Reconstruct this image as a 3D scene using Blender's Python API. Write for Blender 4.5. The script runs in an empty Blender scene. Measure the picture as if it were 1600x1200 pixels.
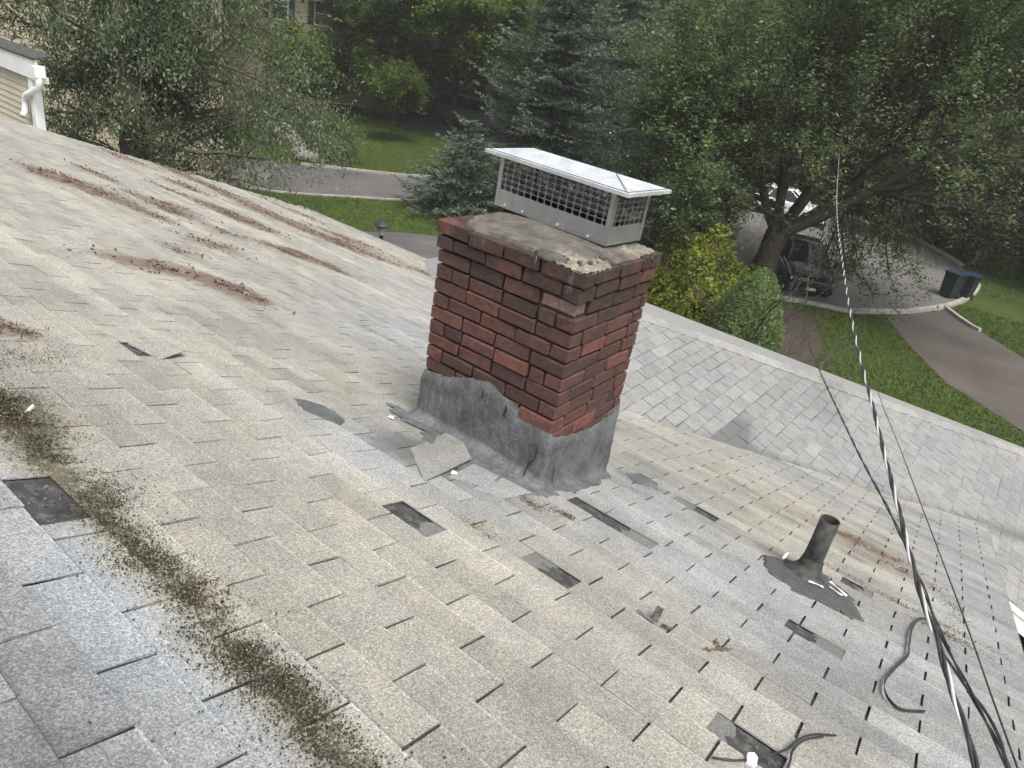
import bpy, math, random
import numpy as np
from mathutils import Vector, Matrix

rng = np.random.default_rng(11)
random.seed(11)
SC = bpy.context.scene
COL = SC.collection

# ------------------------------------------------------------------ camera
CAM = np.array([1.34797, -0.37009, 1.19049])
RIGHT = np.array([0.77822, 0.60724, 0.16012])
DOWN = np.array([0.39074, -0.26861, -0.88044])
FWD = np.array([-0.49162, 0.74774, -0.44631])
FPX = 1113.93                                   # focal length for a picture 1600 wide
cd = bpy.data.cameras.new('camera')
cd.sensor_width = 36.0
cd.lens = 36.0 * FPX / 1600.0
cd.clip_start = 0.05
cd.clip_end = 900.0
cam = bpy.data.objects.new('camera', cd)
COL.objects.link(cam)
mw = Matrix.Identity(4)
for i in range(3):
    mw[i][0] = RIGHT[i]; mw[i][1] = -DOWN[i]; mw[i][2] = -FWD[i]; mw[i][3] = CAM[i]
cam.matrix_world = mw
SC.camera = cam

# ------------------------------------------------------------------ sky, sun, exposure
SUN_EL, SUN_AZ = 62.0, -32.0                      # azimuth of the sun, measured from +X towards +Y
W = bpy.data.worlds.new('World'); SC.world = W; W.use_nodes = True
wn = W.node_tree.nodes; wl = W.node_tree.links
bg = wn['Background']; bg.inputs['Strength'].default_value = 0.15
sky = wn.new('ShaderNodeTexSky'); sky.sky_type = 'NISHITA'; sky.sun_disc = False
sky.sun_elevation = math.radians(SUN_EL)
sky.sun_rotation = math.radians(90.0 - SUN_AZ)
sky.air_density = 1.0; sky.dust_density = 5.0; sky.ozone_density = 1.0; sky.altitude = 50
hs = wn.new('ShaderNodeHueSaturation'); hs.inputs['Saturation'].default_value = 0.40
wl.new(sky.outputs['Color'], hs.inputs['Color']); wl.new(hs.outputs['Color'], bg.inputs['Color'])
sd = bpy.data.lights.new('sun', 'SUN'); sd.energy = 2.0; sd.angle = math.radians(20)
sd.color = (1.0, 0.96, 0.90)
sun = bpy.data.objects.new('sun', sd); COL.objects.link(sun)
sv = Vector((math.cos(math.radians(SUN_EL)) * math.cos(math.radians(SUN_AZ)),
             math.cos(math.radians(SUN_EL)) * math.sin(math.radians(SUN_AZ)), math.sin(math.radians(SUN_EL))))
sun.rotation_euler = sv.to_track_quat('Z', 'Y').to_euler()
sun.location = (30, 20, 60)
SC.view_settings.view_transform = 'Standard'
SC.view_settings.look = 'None'
SC.view_settings.exposure = 0.66
SC.view_settings.gamma = 1.0
SC.view_settings.use_curve_mapping = False
SC.cycles.max_bounces = 6
SC.cycles.transparent_max_bounces = 6

# ------------------------------------------------------------------ helpers
def tag(o, label=None, cat=None, group=None, kind=None):
    if label: o['label'] = label
    if cat: o['category'] = cat
    if group: o['group'] = group
    if kind: o['kind'] = kind
    return o

def empty(name, loc=(0, 0, 0), rz=0.0, parent=None):
    o = bpy.data.objects.new(name, None); COL.objects.link(o)
    o.location = loc; o.rotation_euler = (0, 0, rz); o.empty_display_size = 0.1
    if parent: attach(o, parent)
    return o

def world_of(p):
    m = Matrix.LocRotScale(p.location, p.rotation_euler, p.scale)
    return world_of(p.parent) @ p.matrix_parent_inverse @ m if p.parent else m

def attach(o, parent, keep=True):
    """parent o; its vertices are given in world space when keep is set"""
    o.parent = parent
    if keep: o.matrix_parent_inverse = world_of(parent).inverted()

def mesh_np(name, V, F, attr=None, smooth=False):
    """V (n,3); F list of arrays, each (m,k)"""
    if not isinstance(F, (list, tuple)): F = [F]
    F = [np.asarray(f, dtype=np.int32) for f in F if len(f)]
    V = np.asarray(V, dtype=np.float32)
    me = bpy.data.meshes.new(name)
    me.vertices.add(len(V)); me.vertices.foreach_set('co', V.ravel())
    nl = sum(f.size for f in F); npoly = sum(len(f) for f in F)
    me.loops.add(nl); me.polygons.add(npoly)
    me.loops.foreach_set('vertex_index', np.concatenate([f.ravel() for f in F]))
    tot = np.concatenate([np.full(len(f), f.shape[1], np.int32) for f in F])
    st = np.concatenate([[0], np.cumsum(tot)[:-1]]).astype(np.int32)
    me.polygons.foreach_set('loop_start', st); me.polygons.foreach_set('loop_total', tot)
    me.polygons.foreach_set('use_smooth', np.full(npoly, bool(smooth)))
    for k, a in (attr or {}).items():
        a = np.asarray(a, dtype=np.float32)
        if a.ndim == 1:
            at = me.attributes.new(k, 'FLOAT', 'POINT'); at.data.foreach_set('value', a)
        else:
            at = me.attributes.new(k, 'FLOAT_COLOR', 'POINT'); at.data.foreach_set('color', a.ravel())
    me.update(); me.validate()
    return me

def obj(name, me, mat=None, parent=None, keep=True):
    o = bpy.data.objects.new(name, me); COL.objects.link(o)
    if mat is not None and not me.materials: me.materials.append(mat)
    if parent is not None: attach(o, parent, keep)
    return o

class MB:
    """collects simple solids into one mesh"""
    def __init__(s): s.v = []; s.f = {}; s.n = 0
    def add(s, V, F):
        V = np.asarray(V, float); 
        for q in F: s.f.setdefault(len(q), []).append([i + s.n for i in q])
        s.v.append(V); s.n += len(V); return s
    def box(s, c, d, rot=None):
        c = np.asarray(c, float); d = np.asarray(d, float) / 2
        V = np.array([[x, y, z] for x in (-1, 1) for y in (-1, 1) for z in (-1, 1)]) * d
        if rot is not None: V = V @ np.asarray(rot).T
        return s.add(V + c, [(0, 1, 3, 2), (4, 6, 7, 5), (0, 4, 5, 1), (2, 3, 7, 6), (0, 2, 6, 4), (1, 5, 7, 3)])
    def cham(s, lo, hi, b, jit=0.0):
        """box with chamfered edges"""
        lo = np.asarray(lo, float); hi = np.asarray(hi, float); V = []; idx = {}
        for sx in (0, 1):
            for sy in (0, 1):
                for sz in (0, 1):
                    for ax in range(3):
                        p = np.array([hi[0] if sx else lo[0], hi[1] if sy else lo[1], hi[2] if sz else lo[2]])
                        for k, sg in enumerate((sx, sy, sz)):
                            if k != ax: p[k] += -b if sg else b
                        idx[(sx, sy, sz, ax)] = len(V); V.append(p + np.random.default_rng(len(V) + int(abs(lo[0] * 9e4 + lo[1] * 7e4 + lo[2] * 5e4)) % 99991).normal(0, jit, 3) if jit else p)
        F = []
        C = lambda a, *q: tuple(idx[(x, y, z, a)] for x, y, z in q)
        F += [C(0, (0, 0, 0), (0, 0, 1), (0, 1, 1), (0, 1, 0)), C(0, (1, 0, 0), (1, 1, 0), (1, 1, 1), (1, 0, 1)),
              C(1, (0, 0, 0), (1, 0, 0), (1, 0, 1), (0, 0, 1)), C(1, (0, 1, 0), (0, 1, 1), (1, 1, 1), (1, 1, 0)),
              C(2, (0, 0, 0), (0, 1, 0), (1, 1, 0), (1, 0, 0)), C(2, (0, 0, 1), (1, 0, 1), (1, 1, 1), (0, 1, 1))]
        for a in (0, 1):
            for b2 in (0, 1):
                F.append((idx[(a, b2, 0, 0)], idx[(a, b2, 1, 0)], idx[(a, b2, 1, 1)], idx[(a, b2, 0, 1)]))
                F.append((idx[(a, 0, b2, 0)], idx[(a, 1, b2, 0)], idx[(a, 1, b2, 2)], idx[(a, 0, b2, 2)]))
                F.append((idx[(0, a, b2, 1)], idx[(1, a, b2, 1)], idx[(1, a, b2, 2)], idx[(0, a, b2, 2)]))
                for c in (0, 1): F.append((idx[(a, b2, c, 0)], idx[(a, b2, c, 1)], idx[(a, b2, c, 2)]))
        return s.add(V, F)
    def tube(s, pts, rad, sides=8, caps=True):
        pts = np.asarray(pts, float); n = len(pts)
        rad = np.full(n, rad) if np.isscalar(rad) else np.asarray(rad)
        T = np.gradient(pts, axis=0); T /= np.linalg.norm(T, axis=1)[:, None] + 1e-9
        up = np.array([0.03, 0.05, 1.0]) if abs(T[0][2]) < 0.9 else np.array([1.0, 0.05, 0.03])
        V = []; 
        for i in range(n):
            a = np.cross(up, T[i]); a /= np.linalg.norm(a) + 1e-9; b = np.cross(T[i], a)
            up = b
            an = np.linspace(0, 2 * np.pi, sides, endpoint=False)
            V.append(pts[i] + rad[i] * (np.cos(an)[:, None] * a + np.sin(an)[:, None] * b))
        F = [(i * sides + k, i * sides + (k + 1) % sides, (i + 1) * sides + (k + 1) % sides, (i + 1) * sides + k) for i in range(n - 1) for k in range(sides)]
        if caps: F += [tuple(range(sides))[::-1], tuple(range((n - 1) * sides, n * sides))]
        return s.add(np.concatenate(V), F)
    def lathe(s, prof, c=(0, 0, 0), sides=20):
        """prof: list of (radius, z)"""
        an = np.linspace(0, 2 * np.pi, sides, endpoint=False)
        V = np.concatenate([np.c_[r * np.cos(an), r * np.sin(an), np.full(sides, z)] for r, z in prof]) + np.asarray(c)
        F = [(i * sides + k, i * sides + (k + 1) % sides, (i + 1) * sides + (k + 1) % sides, (i + 1) * sides + k) for i in range(len(prof) - 1) for k in range(sides)]
        return s.add(V, F)
    def poly(s, pts): return s.add(pts, [tuple(range(len(pts)))])
    def build(s, name, mat, parent=None, smooth=False, keep=True):
        me = mesh_np(name, np.concatenate(s.v), list(s.f.values()), smooth=smooth)
        return obj(name, me, mat, parent, keep)

def vnoise(P, scale, seed=0):
    """cheap smooth value noise in 2-D or 3-D, returns -1..1"""
    P = np.asarray(P, float) * scale
    i = np.floor(P).astype(np.int64); f = P - i; f = f * f * (3 - 2 * f)
    d = P.shape[-1]; out = np.zeros(P.shape[:-1])
    for c in range(2 ** d):
        o = np.array([(c >> k) & 1 for k in range(d)])
        w = np.prod(np.where(o, f, 1 - f), axis=-1)
        q = i + o; h = np.zeros(q.shape[:-1], np.int64) + seed * 1013
        for k in range(d): h = h * 374761393 + q[..., k] * (668265263 + 2 * k * 1442695)
        h = (h ^ (h >> 13)) * 1274126177; h = (h ^ (h >> 16)) & 0xffff
        out += w * (h / 32767.5 - 1)
    return out

# ------------------------------------------------------------------ materials
class NT:
    def __init__(s, name):
        s.m = bpy.data.materials.new(name); s.m.use_nodes = True
        s.t = s.m.node_tree; s.n = s.t.nodes; s.b = s.n['Principled BSDF']; s.out = s.n['Material Output']
    def new(s, t, **kw):
        x = s.n.new('ShaderNode' + t)
        for k, v in kw.items(): setattr(x, k, v)
        return x
    def L(s, a, b): s.t.links.new(a, b)
    def pos(s): 
        g = s.new('NewGeometry'); return g.outputs['Position']
    def noise(s, vec, scale, detail=3, rough=0.55, dist=0.0):
        x = s.new('TexNoise'); x.inputs['Scale'].default_value = scale; x.inputs['Detail'].default_value = detail
        x.inputs['Roughness'].default_value = rough; x.inputs['Distortion'].default_value = dist
        if vec is not None: s.L(vec, x.inputs['Vector'])
        return x.outputs['Fac']
    def ramp(s, fac, stops, interp='LINEAR'):
        x = s.new('ValToRGB'); x.color_ramp.interpolation = interp
        e = x.color_ramp.elements
        while len(e) < len(stops): e.new(0.5)
        for q, (p, c) in zip(e, stops):
            q.position = p; q.color = (c, c, c, 1) if np.isscalar(c) else (*c, 1)
        s.L(fac, x.inputs['Fac']); return x.outputs['Color']
    def mix(s, fac, a, b, mode='MIX'):
        x = s.new('MixRGB', blend_type=mode)
        for sock, v in ((x.inputs['Fac'], fac), (x.inputs['Color1'], a), (x.inputs['Color2'], b)):
            if hasattr(v, 'is_linked') or hasattr(v, 'links'): s.L(v, sock)
            else: sock.default_value = v if sock.type == 'VALUE' else ((v, v, v, 1) if np.isscalar(v) else (*v, 1))
        return x.outputs['Color']
    def math(s, op, a, b=None, clamp=False):
        x = s.new('Math', operation=op); x.use_clamp = clamp
        for i, v in enumerate((a, b)):
            if v is None: continue
            if hasattr(v, 'links'): s.L(v, x.inputs[i])
            else: x.inputs[i].default_value = v
        return x.outputs[0]
    def bump(s, h, strength, dist=0.01):
        x = s.new('Bump'); x.inputs['Strength'].default_value = strength; x.inputs['Distance'].default_value = dist
        s.L(h, x.inputs['Height']); s.L(x.outputs['Normal'], s.b.inputs['Normal'])
    def fin(s, col=None, rough=0.7, metal=0.0, spec=0.5):
        if col is not None:
            if hasattr(col, 'links'): s.L(col, s.b.inputs['Base Color'])
            else: s.b.inputs['Base Color'].default_value = (*col, 1)
        if hasattr(rough, 'links'): s.L(rough, s.b.inputs['Roughness'])
        else: s.b.inputs['Roughness'].default_value = rough
        s.b.inputs['Metallic'].default_value = metal
        s.b.inputs['Specular IOR Level'].default_value = spec
        return s.m

def two_tone(name, c1, c2, scale=8.0, rough=0.7, metal=0.0, bump=0.0, bscale=60.0, bdist=0.004, spec=0.4, rnd=0.0, detail=5):
    t = NT(name); p = t.pos(); f = t.noise(p, scale, detail)
    col = t.mix(t.ramp(f, [(0.3, 0.0), (0.7, 1.0)]), c1, c2)
    if rnd:
        oi = t.new('ObjectInfo')
        col = t.mix(1.0, col, t.ramp(oi.outputs['Random'], [(0, 1 - rnd), (1, 1 + rnd)]), 'MULTIPLY')
    if bump: t.bump(t.noise(p, bscale, 4), bump, bdist)
    return t.fin(col, rough, metal, spec)

def shingle_material(name):
    """stain attribute: r tan, g lightness with painted edge highlights, b dark marks, tar, damp and painted course-edge shade, a moss; leaf attribute: brown leaf rot"""
    t = NT(name); p = t.pos()
    at = t.new('Attribute', attribute_name='stain_shade'); lf = t.new('Attribute', attribute_name='rot')
    sep = t.new('SeparateColor'); t.L(at.outputs['Color'], sep.inputs['Color'])
    big = t.noise(p, 1.7, 5, 0.6); mid = t.noise(p, 9.0, 5, 0.65); fine = t.noise(p, 60.0, 3, 0.6)
    tan = t.math('ADD', sep.outputs['Red'], t.math('MULTIPLY', t.math('SUBTRACT', mid, 0.5), 0.8), True)
    col = t.mix(tan, (0.322, 0.341, 0.354), (0.392, 0.374, 0.318))
    col = t.mix(t.ramp(big, [(0.42, 0.0), (0.75, 0.5)]), col, (0.392, 0.362, 0.312))
    light = t.math('ADD', t.math('MULTIPLY', sep.outputs['Green'], 1.46), t.math('MULTIPLY', t.math('SUBTRACT', mid, 0.5), 0.42))
    g1 = t.new('TexVoronoi'); g1.inputs['Scale'].default_value = 330; t.L(p, g1.inputs['Vector'])
    bw = t.new('RGBToBW'); t.L(g1.outputs['Color'], bw.inputs['Color'])
    gran = t.ramp(bw.outputs[0], [(0.18, 0.42), (0.5, 0.95), (0.82, 1.75)])
    g2 = t.noise(p, 150.0, 2, 0.7)
    gran2 = t.ramp(g2, [(0.3, 0.62), (0.5, 1.0), (0.7, 1.4)])
    col = t.mix(0.56, col, gran, 'MULTIPLY'); col = t.mix(0.62, col, gran2, 'MULTIPLY')
    col = t.mix(1.0, col, light, 'MULTIPLY')
    # dark marks, tar, damp and painted course-edge shade, broken up by noise
    dk = t.math('ADD', sep.outputs['Blue'], t.math('MULTIPLY', t.math('SUBTRACT', mid, 0.5), 0.9))
    dkm = t.ramp(dk, [(0.25, 0.0), (0.65, 1.0)])
    col = t.mix(t.math('MULTIPLY', dkm, 0.75), col, (0.095, 0.098, 0.097))
    ms = t.math('ADD', t.math('MULTIPLY', at.outputs['Alpha'], 0.78), t.math('MULTIPLY', t.math('SUBTRACT', t.noise(p, 55.0, 5, 0.8), 0.5), 2.0))
    msm = t.ramp(ms, [(0.42, 0.0), (0.66, 0.85)])
    col = t.mix(t.math('MULTIPLY', msm, t.ramp(at.outputs['Alpha'], [(0.02, 0.0), (0.12, 1.0)])), col, t.mix(fine, (0.028, 0.026, 0.017), (0.085, 0.075, 0.048)))
    ylw = t.ramp(at.outputs['Alpha'], [(0.04, 0.0), (0.5, 0.30)])
    col = t.mix(t.math('MULTIPLY', ylw, t.ramp(mid, [(0.4, 0.2), (0.6, 1.0)])), col, (0.25, 0.225, 0.13))
    rt = t.math('ADD', lf.outputs['Fac'], t.math('MULTIPLY', t.math('SUBTRACT', t.noise(p, 14.0, 6, 0.75), 0.5), 1.3))
    col = t.mix(t.math('MULTIPLY', t.ramp(rt, [(0.25, 0.0), (0.75, 0.85)]), t.ramp(lf.outputs['Fac'], [(0.03, 0.0), (0.2, 1.0)])), col, t.mix(fine, (0.088, 0.062, 0.046), (0.20, 0.145, 0.11)))
    t.bump(bw.outputs[0], 0.55, 0.0025)
    return t.fin(col, 0.92, 0.0, 0.25)

MAT = {}
MAT['shingle'] = shingle_material('asphalt shingle')
t = NT('black felt'); p = t.pos(); n1 = t.noise(p, 18, 5); n2 = t.noise(p, 26, 6, 0.75); n3 = t.noise(p, 170, 2, 0.7)
c = t.mix(t.ramp(n1, [(0.3, 0.0), (0.7, 1.0)]), (0.034, 0.035, 0.035), (0.066, 0.066, 0.063))
c = t.mix(t.math('MULTIPLY', t.ramp(n2, [(0.50, 0.0), (0.62, 0.8)]), t.ramp(n3, [(0.35, 0.3), (0.6, 1.0)])), c, (0.17, 0.168, 0.155))
t.bump(n3, 0.4, 0.003); MAT['felt'] = t.fin(c, 0.95, 0, 0.3)
MAT['white_trim'] = two_tone('white trim', (0.70, 0.71, 0.70), (0.80, 0.80, 0.79), 3, 0.45)
MAT['gutter'] = two_tone('weathered gutter', (0.17, 0.175, 0.17), (0.28, 0.28, 0.26), 6, 0.6)
MAT['siding_cream'] = two_tone('cream siding', (0.44, 0.39, 0.30), (0.54, 0.49, 0.38), 1.5, 0.6)
MAT['siding_beige'] = two_tone('beige siding', (0.34, 0.295, 0.22), (0.42, 0.365, 0.275), 0.8, 0.65)
MAT['porch'] = two_tone('white roof coating', (0.78, 0.78, 0.75), (0.84, 0.84, 0.82), 2, 0.5)

# brick
t = NT('old brick'); p = t.pos(); oi = t.new('ObjectInfo')
c = t.ramp(oi.outputs['Random'], [(0.0, (0.060, 0.036, 0.031)), (0.25, (0.098, 0.047, 0.040)), (0.5, (0.128, 0.058, 0.047)), (0.75, (0.086, 0.046, 0.040)), (0.92, (0.148, 0.062, 0.049)), (1.0, (0.175, 0.070, 0.052))])
n1 = t.noise(p, 16, 6, 0.7); n2 = t.noise(p, 120, 3, 0.6); n3 = t.noise(p, 6.0, 4, 0.6)
c = t.mix(t.ramp(n1, [(0.5, 0.0), (0.72, 0.75)]), c, (0.045, 0.032, 0.028))
sx = t.new('SeparateXYZ'); t.L(p, sx.inputs[0])
soot = t.math('MULTIPLY', t.ramp(sx.outputs['Z'], [(0.0, 0.25), (0.05, 0.5), (0.3, 1.0)]), t.ramp(n3, [(0.30, 0.0), (0.52, 1.0)]))
c = t.mix(t.math('MULTIPLY', soot, 0.8), c, (0.034, 0.027, 0.023))
mp = t.new('Mapping'); mp.inputs['Scale'].default_value = (70, 70, 5); t.L(p, mp.inputs['Vector'])
drip = t.math('MULTIPLY', t.ramp(t.noise(mp.outputs['Vector'], 1.0, 3, 0.6), [(0.62, 0.0), (0.72, 1.0)]), t.ramp(sx.outputs['Z'], [(0.16, 0.0), (0.34, 1.0)]))
c = t.mix(t.math('MULTIPLY', drip, t.ramp(t.noise(p, 9, 3), [(0.45, 0.0), (0.6, 0.75)])), c, (0.34, 0.32, 0.28))
c = t.mix(t.ramp(n2, [(0.62, 0.0), (0.76, 0.35)]), c, (0.26, 0.22, 0.19))
c = t.mix(0.6, c, t.ramp(t.noise(p, 45, 4, 0.75), [(0.3, 0.6), (0.7, 1.4)]), 'MULTIPLY')
t.bump(t.mix(0.5, n1, n2), 0.9, 0.008); MAT['brick'] = t.fin(c, 0.88, 0, 0.3)
MAT['brick_raw'] = two_tone('spalled brick face', (0.17, 0.09, 0.075), (0.27, 0.19, 0.165), 40, 0.95, bump=0.6, bscale=90, bdist=0.008)
MAT['mortar'] = two_tone('eroded mortar', (0.022, 0.017, 0.015), (0.062, 0.051, 0.045), 30, 0.95, bump=0.6, bscale=90)
t = NT('mortar crown'); p = t.pos(); at = t.new('Attribute', attribute_name='rub')
n1 = t.noise(p, 11, 6, 0.7); n2 = t.noise(p, 90, 4, 0.7)
c = t.mix(t.ramp(n1, [(0.35, 0.0), (0.68, 1.0)]), (0.066, 0.060, 0.052), (0.160, 0.150, 0.132))
c = t.mix(t.math('MULTIPLY', at.outputs['Fac'], t.ramp(t.noise(p, 34, 5, 0.75), [(0.35, 0.15), (0.62, 1.0)])), c, t.mix(n2, (0.19, 0.172, 0.13), (0.45, 0.42, 0.335)))
c = t.mix(t.ramp(n2, [(0.25, 0.6), (0.4, 0.0)]), c, (0.05, 0.047, 0.04))
t.bump(n2, 0.7, 0.006); MAT['crown'] = t.fin(c, 0.95, 0, 0.2)
t = NT('cement flashing'); p = t.pos()
st = t.new('Mapping'); st.inputs['Scale'].default_value = (26, 26, 3.5); t.L(p, st.inputs['Vector'])
n1 = t.noise(p, 5.5, 6, 0.7); n2 = t.noise(st.outputs['Vector'], 1.0, 4, 0.6); n3 = t.noise(p, 70, 4, 0.7)
c = t.mix(t.ramp(n1, [(0.35, 0.0), (0.65, 1.0)]), (0.076, 0.079, 0.076), (0.160, 0.171, 0.179))
c = t.mix(t.ramp(n2, [(0.52, 0.0), (0.75, 0.5)]), c, (0.165, 0.172, 0.178))
c = t.mix(t.ramp(t.noise(p, 9, 5, 0.7), [(0.6, 0.0), (0.75, 0.7)]), c, (0.055, 0.053, 0.036))
n4 = t.noise(p, 190, 3, 0.75)
c = t.mix(0.75, c, t.ramp(n3, [(0.28, 0.55), (0.5, 1.0), (0.72, 1.45)]), 'MULTIPLY'); c = t.mix(0.6, c, t.ramp(n4, [(0.3, 0.6), (0.7, 1.4)]), 'MULTIPLY')
c = t.mix(t.ramp(t.noise(p, 30, 5, 0.8), [(0.62, 0.0), (0.70, 0.8)]), c, (0.035, 0.035, 0.033))
t.bump(t.mix(0.5, n3, n4), 0.9, 0.010); MAT['flash'] = t.fin(c, 0.8, 0, 0.35)
MAT['crack'] = two_tone('black crack', (0.012, 0.012, 0.012), (0.03, 0.03, 0.028), 30, 0.95)
# metals, pipes, cables
t = NT('galvanised steel'); p = t.pos(); n1 = t.noise(p, 20, 5, 0.7)
st = t.new('Mapping'); st.inputs['Scale'].default_value = (60, 60, 6); t.L(p, st.inputs['Vector'])
n2 = t.noise(st.outputs['Vector'], 1.0, 4, 0.6)
c = t.mix(t.ramp(n1, [(0.3, 0.0), (0.7, 1.0)]), (0.33, 0.34, 0.33), (0.43, 0.44, 0.43))
c = t.mix(t.ramp(n2, [(0.55, 0.0), (0.8, 0.5)]), c, (0.22, 0.21, 0.18))
MAT['steel'] = t.fin(c, t.math('ADD', t.math('MULTIPLY', n1, 0.25), 0.28), 0.75, 0.5)
MAT['steel_dull'] = two_tone('dull steel mesh', (0.14, 0.145, 0.14), (0.26, 0.26, 0.25), 30, 0.5, metal=0.5)
t = NT('bright steel lid'); p = t.pos(); n1 = t.noise(p, 12, 5, 0.7); n2 = t.noise(p, 60, 4, 0.7)
c = t.mix(t.ramp(n1, [(0.35, 0.0), (0.7, 1.0)]), (0.44, 0.46, 0.47), (0.62, 0.64, 0.65))
c = t.mix(t.ramp(n2, [(0.66, 0.0), (0.74, 0.5)]), c, (0.42, 0.42, 0.40))
MAT['lid'] = t.fin(c, t.math('ADD', t.math('MULTIPLY', n1, 0.25), 0.34), 0.35, 0.5)
MAT['flue'] = two_tone('sooty flue', (0.012, 0.011, 0.010), (0.03, 0.027, 0.024), 20, 0.95)
MAT['pipe'] = two_tone('dark iron pipe', (0.022, 0.024, 0.025), (0.085, 0.085, 0.075), 22, 0.62, bump=0.4, bscale=120)
MAT['rust'] = two_tone('rusty pipe inside', (0.035, 0.024, 0.02), (0.09, 0.055, 0.042), 40, 0.9)
MAT['tar'] = two_tone('roof tar', (0.056, 0.058, 0.059), (0.10, 0.10, 0.097), 26, 0.85, bump=0.6, bscale=90)
MAT['torn_white'] = two_tone('torn pale flashing', (0.6, 0.6, 0.58), (0.75, 0.75, 0.73), 20, 0.5)
MAT['cable_black'] = two_tone('black cable', (0.018, 0.019, 0.02), (0.05, 0.05, 0.05), 30, 0.5)
MAT['cable_bare'] = two_tone('bare aluminium strand', (0.62, 0.62, 0.60), (0.75, 0.75, 0.73), 60, 0.4, metal=0.4)

# ------------------------------------------------------------------ the house: roof planes
TH = 0.32068                                     # roof pitch, 4 in 12
SN, CS, TP = math.sin(TH), math.cos(TH), math.tan(TH)
TABW, EXPO = 0.1524, 0.127                       # half a tab, one course
X_RAKE_L, X_RAKE_R, Y_EAVE = -12.15, 2.09, 9.95
XR, VAL, HIP = -1.75, 5.37, 7.78                 # wing ridge, valley and hip: y = x + VAL, y = x + HIP
ZR = -TP * (XR + VAL)

def undulate(x, v):
    """the tired deck: low swells and raised sheathing joints"""
    j = v / EXPO
    far = np.clip((-x - 2.0) / 6.0, 0, 1)
    r = 0.004 * np.exp(-(((j - 9.9 + 4.8) % 9.6 - 4.8) / 0.9) ** 2)
    s = 0.004 * vnoise(np.stack([x * 0.9, v * 0.9], -1), 1.0, 3) + 0.0025 * vnoise(np.stack([x, v * 2.0], -1), 2.3, 5)
    return r * (1 + 2.0 * far) + s * (1 + 2.2 * far)

def main_pt(x, v, h):
    hh = h + undulate(x, v)
    return np.stack([x, v * CS + SN * hh, -v * SN + CS * hh], -1)

def wing_pt(y, w, h):
    hh = h + 0.003 * vnoise(np.stack([y * 0.8, w * 0.8], -1), 1.0, 9)
    return np.stack([XR + w * CS + SN * hh, y, ZR - w * SN + CS * hh], -1)

def g2(u, j, cu, cj, ru, rj): return np.exp(-(((u - cu) / ru) ** 2 + ((j - cj) / rj) ** 2))

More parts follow.
